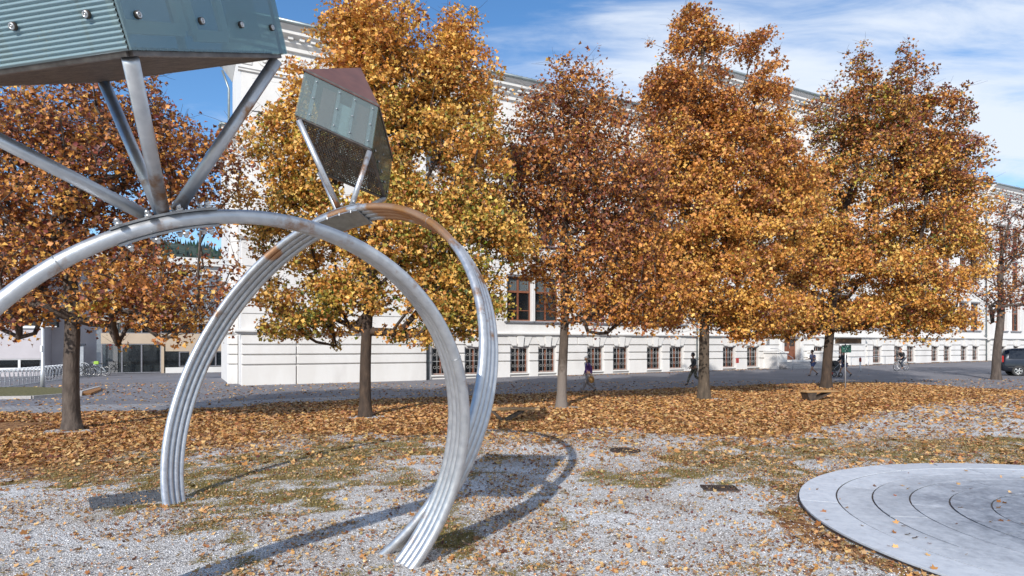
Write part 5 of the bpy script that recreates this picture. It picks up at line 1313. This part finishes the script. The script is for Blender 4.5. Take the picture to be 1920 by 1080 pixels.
# ---------------------------------------------------------------- people
SKIN = pmat('skin', (.45,.25,.17), (.5,.29,.2), 5, .55)
def skin_mesh(name, verts, edges, radii, mat, parent, root=0, sub=1, smooth=True):
    me = D.meshes.new(name); me.from_pydata([tuple(v) for v in verts], edges, []); o = link(name, me, parent, [mat])
    m = o.modifiers.new('skin', 'SKIN'); m.use_smooth_shade = True; m.branch_smoothing = .4
    for i, r in enumerate(radii):
        sv = me.skin_vertices[0].data[i]; sv.radius = (r, r) if not hasattr(r, '__len__') else r
    me.skin_vertices[0].data[root].use_root = True
    s = o.modifiers.new('sub', 'SUBSURF'); s.levels = sub; s.render_levels = sub
    return o
def person(label, loc, ang, J, top, bottom, shoes, hair, sleeves='long', legs='long', hair_style='short', skin=SKIN, H=1.0, extra=None, sole=True):
    """J: joints in metres; x forward, y to the figure's left, z up"""
    b = empty('person', loc, label, 'person', None, ang); b.scale = (H, H, H)
    v = lambda k: Vector(J[k])
    pel, che, nek, hed = v('pelvis'), v('chest'), v('neck'), v('head')
    V = [pel, (pel+che)/2, che, nek, nek + (hed-nek)*.45, hed]; E = [(0,1),(1,2),(2,3),(3,4),(4,5)]
    Rr = [(.12,.155), (.11,.14), (.12,.165), .055, .06, (.098,.078)]
    face = (v('look') - hed).normalized(); V += [hed + Vector((0,0,.075)), hed + face*.05 - Vector((0,0,.075)), hed + face*.105 - Vector((0,0,.015))]; E += [(5,6),(5,7),(5,8)]; Rr += [(.08,.068), .045, .014]
    def chain(start, pts, rs):
        i = start
        for p, r in zip(pts, rs): V.append(Vector(p)); Rr.append(r); E.append((i, len(V)-1)); i = len(V)-1
        return i
    for s in 'lr':
        h = chain(2, [v('sh'+s), v('el'+s), v('ha'+s)], [.055, .042, .030])
        e, w = v('el'+s), v('ha'+s); d = (w-e).normalized(); side = d.cross(Vector((1,0,.3))).normalized()
        pm = chain(h, [w + d*.055], [(.038,.02)])
        for k in range(4): o = side*(k-1.5)*.019; L_ = (.075,.085,.08,.062)[k]; chain(pm, [w + d*.095 + o, w + d*(.095+L_*.5) + o + face*.012, w + d*(.095+L_*.8) + o + face*.03], [.009,.008,.007])
        chain(h, [w + d*.04 + side*.04, w + d*.075 + side*.05 + face*.01], [.01, .008])
        a = chain(0, [v('hp'+s), v('kn'+s), v('an'+s)], [.088, .056, .038])
        chain(a, [v('to'+s)], [(.03,.04)])
    skin_mesh('body', V, E, Rr, skin, b)
    # clothes: own surfaces over the body
    V2 = [pel + Vector((0,0,-.04)), (pel+che)/2, che, nek - Vector((0,0,.03))]; E2 = [(0,1),(1,2),(2,3)]; R2 = [(.145,.18), (.135,.165), (.145,.19), .075]
    for s in 'lr':
        e, w = v('el'+s), v('ha'+s); n = len(V2); V2 += [v('sh'+s), e if sleeves == 'long' else v('sh'+s)*.4 + e*.6]; R2 += [.082, .062 if sleeves == 'long' else .065]; E2 += [(2, n), (n, n+1)]
        if sleeves == 'long': V2.append(e + (w-e)*.93); R2.append(.048); E2.append((n+1, n+2))
    jk = skin_mesh('top', V2, E2, R2, top, b)
    if bottom is not None:
        V3 = [pel + Vector((0,0,.04))]; R3 = [(.135,.165)]; E3 = []
        for s in 'lr':
            hp, kn, an = v('hp'+s), v('kn'+s), v('an'+s); n = len(V3)
            if legs == 'long': V3 += [hp, kn, an + (kn-an)*.08]; R3 += [.105, .078, .062]; E3 += [(0,n),(n,n+1),(n+1,n+2)]
            else: V3 += [hp, hp + (kn-hp)*.72]; R3 += [.112, .10]; E3 += [(0,n),(n,n+1)]
        skin_mesh('trousers' if legs == 'long' else 'shorts', V3, E3, R3, bottom, b)
    for s in 'lr':
        an, to = v('an'+s), v('to'+s); d = (to-an); V4 = [an - d*.25 - Vector((0,0,.03)), an - Vector((0,0,.015)), an + d*.55 - Vector((0,0,.01)), to]; skin_mesh('shoe', V4, [(0,1),(1,2),(2,3)], [.042,.05,.045,.036], shoes, b)
    hm = MB(); hm.sphere(hed + Vector((0,0,.035)) - face*.022, .112, 14, 10, (1.0, .86, 1.0)); me = hm.build('hair' if hair_style != 'hood' else 'hood', hair, b)
    cut = [f for f in me.data.polygons if ((Vector(f.center) - hed).dot(face) > .035 and f.center[2] < hed.z + .075) or f.center[2] < hed.z - (.03 if hair_style == 'short' else .3)]
    import bmesh
    bm = bmesh.new(); bm.from_mesh(me.data); bm.faces.ensure_lookup_table(); bmesh.ops.delete(bm, geom=[bm.faces[f.index] for f in cut], context='FACES'); bm.to_mesh(me.data); bm.free()
    ey = MB(); sd = face.cross(Vector((0,0,1))).normalized()
    for s in (-1, 1): ey.sphere(hed + face*.092 + sd*.032*s + Vector((0,0,.012)), .011, 6, 5)
    ey.build('eyes', M['black'], b)
    if extra: extra(b, J)
    return b
def walk(stride=.32, front='l', arms=.2, lift=.1, look=(.5, 0, 1.5), lean=.03):
    f = 1 if front == 'l' else -1; s = stride; J = dict(pelvis=(0,0,.93), chest=(.03+lean,0,1.27), neck=(.04+lean,0,1.46), head=(.07+lean,0,1.60), look=look)
    for sd, k, y in (('l', f, 1), ('r', -f, -1)):
        J['hp'+sd] = (0, .095*y, .87)
        if k > 0: J['kn'+sd] = (.2*s/.32, .10*y, .49); J['an'+sd] = (s, .1*y, .09); J['to'+sd] = (s+.17, .11*y, .045)
        else: J['kn'+sd] = (.0, .10*y, .48); J['an'+sd] = (-s-.05, .1*y, .09+lift); J['to'+sd] = (-s+.08, .11*y, .035)
        J['sh'+sd] = (.03+lean, .19*y, 1.39); J['el'+sd] = (.02 - k*arms*.55, .25*y, 1.13); J['ha'+sd] = (.10 - k*arms, .24*y, .90)
    return J
def heading(dx, dy): return math.atan2(dy, dx)
LEFTW = math.pi + ROT_B*.45
# woman with purple jacket, walking left, carrying a bag and stick
J = walk(.33, 'l', .16, .10, look=(1.0, .25, 1.45)); J['har'] = (.10,-.27,.93); J['elr'] = (-.02,-.27,1.14)
purple = pmat('purple_jacket', (.07,.025,.14), (.12,.04,.2), 5, .8, c3=(.02,.02,.07)); 
def ex_w(b, J):
    m = MB(); m.sphere((-.05,.30,.66), .16, 12, 9, (.9,.45,1.1)); m.tube([(-.12,.3,.78), (-.08,.29,.95), (.02,.29,.78)], .012, 5); m.build('shoulder_bag', pmat('tan_bag', (.40,.22,.07), (.28,.14,.05), 8, .7), b)
    m = MB(); m.tube([(-.18,.22,.55), (-.32,.2,.12), (-.36,.2,.02)], .008, 5); m.build('walking_stick', M['black'], b)
    m = MB(); m.tube([(.09,.0,1.44), (.12,.0,1.28), (.10,.02,1.15)], [.05,.05,.02], 8); m.build('scarf', M['white_paint'], b)
person('grey haired woman in purple jacket and grey trousers walking left with a tan bag', gp(1103, 737.5), LEFTW, J, purple, pmat('grey_trousers', (.25,.22,.22), (.33,.29,.29), 6, .9), M['black'], pmat('grey_hair', (.32,.31,.31), (.45,.44,.44), 20, .8), H=.97, extra=ex_w)
# hooded walker
J = walk(.36, 'r', .12, .12, look=(1.0,0,1.4)); J['hal'] = (.22,.12,.98); J['har'] = (.22,-.12,.98)
def ex_h(b, J): m = MB(); m.obox((.02,.205,1.2), (.085,.01,0), (0,.012,0), (0,0,.12)); m.build('chest_print', M['white_paint'], b)
person('walker in black hooded top and camouflage leggings passing behind the tallest trunk', gp(1302, 722.5), LEFTW, J, M['black'], pmat('camo', (.05,.045,.03), (.22,.19,.14), 16, .9, lo=.45, hi=.55), M['black'], M['black'], hair_style='hood', H=1.0, extra=ex_h)
# walker in blue shirt and shorts
J = walk(.34, 'l', .1, .09, look=(1.0,0,1.5)); J['har'] = (.30,-.2,1.12); J['elr'] = (.05,-.26,1.12); J['hal'] = (.3,.16,1.15); J['ell'] = (.04,.27,1.13)
def ex_r(b, J): m = MB(); m.bbox((.26,.10,1.10), (.42,.24,1.17), .01); m.tube([(.12,.22,1.40), (.02,.3,1.0)], .018, 5); m.build('held_book', M['black'], b)
person('walker in pale blue top and denim shorts striding towards the entrance steps', gp(1525, 705), LEFTW, J, pmat('blue_top', (.17,.22,.40), (.3,.34,.48), 6, .8), pmat('denim_shorts', (.06,.085,.2), (.1,.13,.28), 8, .8), M['black'], pmat('brown_hair', (.05,.025,.015)), sleeves='short', legs='short', H=1.0, extra=ex_r)
# woman pushing a stroller
J = walk(.34, 'r', .05, .12, look=(1.0,0,1.4)); 
for s, y in (('l', 1), ('r', -1)): J['el'+s] = (.12,.25*y,1.15); J['ha'+s] = (.42,.17*y,1.04)
person('person in dark jacket and blue shorts pushing the stroller', gp(1584, 707), LEFTW, J, pmat('navy_jacket', (.02,.022,.035), (.04,.045,.06), 6, .8), pmat('blue_shorts', (.05,.07,.16), (.07,.09,.2), 8, .8), M['black'], pmat('fair_hair', (.45,.34,.22)), sleeves='long', legs='short', H=1.0)
def stroller():
    p = gp(1562, 707.5); b = empty('stroller', p, 'black three wheeled baby stroller with a red bag, half behind the broad maple trunk', 'stroller', None, LEFTW)
    for x, y, r in ((-.32,.27,.17), (-.32,-.27,.17), (.42,0,.14)):
        m = MB(); m.ring((x,y,r), (0,1,0), r-.03, .032, 20, 6); w = m.build('wheel', M['rubber'], b); m = MB(); m.tube([(x,y-.03,r), (x,y+.03,r)], .06, 10); m.build('hub', M['bolt'], w)
    m = MB()
    for y in (-.24,.24): m.tube([(-.32,y,.17), (.1,y*.9,.55), (-.5,y*.9,1.02)], .016, 6); m.tube([(.42,0,.14), (.05,y*.9,.5)], .015, 6)
    m.tube([(-.5,-.21,1.02), (-.55,-.1,1.05), (-.55,.1,1.05), (-.5,.21,1.02)], .02, 6); m.build('frame', M['frame_steel'], b)
    m = MB(); m.prism([(-.15,.38), (.3,.38), (.36,.5), (.1,.5), (-.12,.9), (-.2,.9)], -.2, .2); m.build('seat', M['black'], b)
    m = MB(); 
    for q in range(5): a = math.radians(60+35*q); a2 = a + math.radians(35); m.prism([(.0,.72), (.0+.36*math.cos(a), .72+.36*math.sin(a)), (.0+.36*math.cos(a2), .72+.36*math.sin(a2))], -.21, .21)
    m.build('hood', M['black'], b); m = MB(); m.bbox((.12,-.17,.18), (.42,.17,.38), .04); m.build('red_bag', pmat('red_cloth', (.45,.03,.03)), b)
stroller()
# cyclist riding towards the camera's left
pb = gp(1690, 696); CA_ = math.radians(203)
bicycle('city_bicycle', 'light framed city bicycle ridden along the road', pb, CA_, (.5,.5,.52))
J = dict(pelvis=(-.2,0,.98), chest=(.0,0,1.30), neck=(.06,0,1.48), head=(.10,0,1.62), look=(1,.15,1.5))
for s, y in (('l', 1), ('r', -1)):
    J['hp'+s] = (-.2,.09*y,.95); J['kn'+s] = ((.16 if y > 0 else .2),.12*y,(.62 if y > 0 else .80)); J['an'+s] = ((.0 if y > 0 else -.12),.11*y,(.27 if y > 0 else .54)); J['to'+s] = ((.14 if y > 0 else .02),.12*y,(.20 if y > 0 else .48))
    J['sh'+s] = (.02,.19*y,1.40); J['el'+s] = (.12,.33*y,1.18); J['ha'+s] = (.28,.27*y,1.06)
person('cyclist in black jacket and trousers riding the city bicycle', pb, CA_, J, M['black'], pmat('dark_trousers', (.02,.025,.04), (.05,.06,.08), 6, .8), M['black'], pmat('red_brown_hair', (.16,.06,.035)), H=1.0)

# ---------------------------------------------------------------- parked dark car at the right edge (rear end shown)
def car():
    p = gp(1879, 705); b = empty('parked_car', p, 'dark blue grey people carrier parked beside the last maple at the right edge', 'car', None, math.radians(-26))
    paint = pmat('dark_car_paint', (.018,.022,.032), (.025,.03,.04), 2, .18, metal=.4); dark = pmat('car_window', (.01,.012,.015), None, 2, .06)
    # side outline (x along the car, z up), half width by height: lofted sections
    sec = [(0.0,.45,.98,.80), (.06,.36,1.45,.84), (.22,.30,1.66,.86), (.6,.28,1.76,.87), (1.6,.26,1.80,.88), (2.6,.26,1.76,.88), (3.2,.27,1.50,.88), (3.7,.28,1.12,.88), (4.3,.30,.98,.86), (4.62,.36,.80,.78), (4.7,.45,.66,.7)]
    m = MB(); rows = []
    for (x, z0, z1, w) in sec:
        belt = min(1.08, z1-.02); tw = w*(.76 if z1 > 1.3 else .93)
        rows.append([(x, -w*.93, z0), (x, -w, z0+.15), (x, -w, (z0+belt)/2), (x, -w*.97, belt), (x, -(w+tw)/2*.985, (belt+z1)/2), (x, -tw, z1-.04), (x, -tw*.8, z1), (x, tw*.8, z1), (x, tw, z1-.04), (x, (w+tw)/2*.985, (belt+z1)/2), (x, w*.97, belt), (x, w, (z0+belt)/2), (x, w, z0+.15), (x, w*.93, z0)])
    n = len(rows[0]); vs = [q for r in rows for q in r]; fs = [(i*n+k, (i+1)*n+k, (i+1)*n+k+1, i*n+k+1) for i in range(len(rows)-1) for k in range(n-1)] + [tuple(range(n)), tuple((len(rows)-1)*n+k for k in range(n-1,-1,-1))] + [(i*n, i*n+n-1, (i+1)*n+n-1, (i+1)*n) for i in range(len(rows)-1)]
    m.add([Vector(v) + Vector((0, .9, 0)) for v in vs], fs, True); o = fix_normals(m.build('body', paint, b))
    wy = .9 - .885
    for x0, x1, s0, s1 in ((.35, 1.35, 0.05, 0), (1.42, 2.35, 0, 0), (2.42, 3.15, 0, .35)):
        m = MB(); y0 = wy + .03; q = [(x0, y0, 1.12), (x1, y0, 1.12), (x1 - s1, y0+.11, 1.62), (x0 + s0, y0+.11, 1.62)]
        m.add([Vector(v) - Vector((0,.012,0)) for v in q] + [Vector(v) + Vector((0,.03,0)) for v in q], [(0,1,2,3), (7,6,5,4), (0,4,5,1), (1,5,6,2), (2,6,7,3), (3,7,4,0)]); m.build('window', dark, b)
    for x in (.85, 3.65):
        for yy in (.08, 1.72):
            m = MB(); m.ring((x, yy, .34), (0,1,0), .27, .085, 28, 8); w = m.build('wheel', M['rubber'], b)
            s = -1 if yy < 1 else 1; m = MB(); m.ring((x, yy+s*.04, .34), (0,1,0), .2, .02, 24, 5)
            for k in range(5): a = 2*math.pi*k/5; m.obox((x+.1*math.cos(a), yy+s*.06, .34+.1*math.sin(a)), (.1*math.cos(a), 0, .1*math.sin(a)), (0,.015,0), (-.028*math.sin(a), 0, .028*math.cos(a)))
            m.tube([(x, yy+s*.03, .34), (x, yy+s*.09, .34)], .055, 12); m.build('rim', M['bolt'], w)
            m = MB(); m.tube([(x, yy-s*.06, .36), (x, yy-s*.045, .36)], .37, 24); m.build('wheel_arch', M['black'], b)
    m = MB(); m.bbox((.0,.02+.02,.88), (.1,.16,1.3), .02); m.build('rear_light', pmat('red_lens', (.35,.01,.01), None, 2, .15), b)
    m = MB(); m.bbox((.3,.0,.52), (3.2,.03,.57), .008); m.build('sill_trim', M['black'], b)
    for x in (1.2, 2.25): m = MB(); m.bbox((x,-.0,.98), (x+.16,.02,1.01), .005); m.build('door_handle', M['bolt'], b)
car()
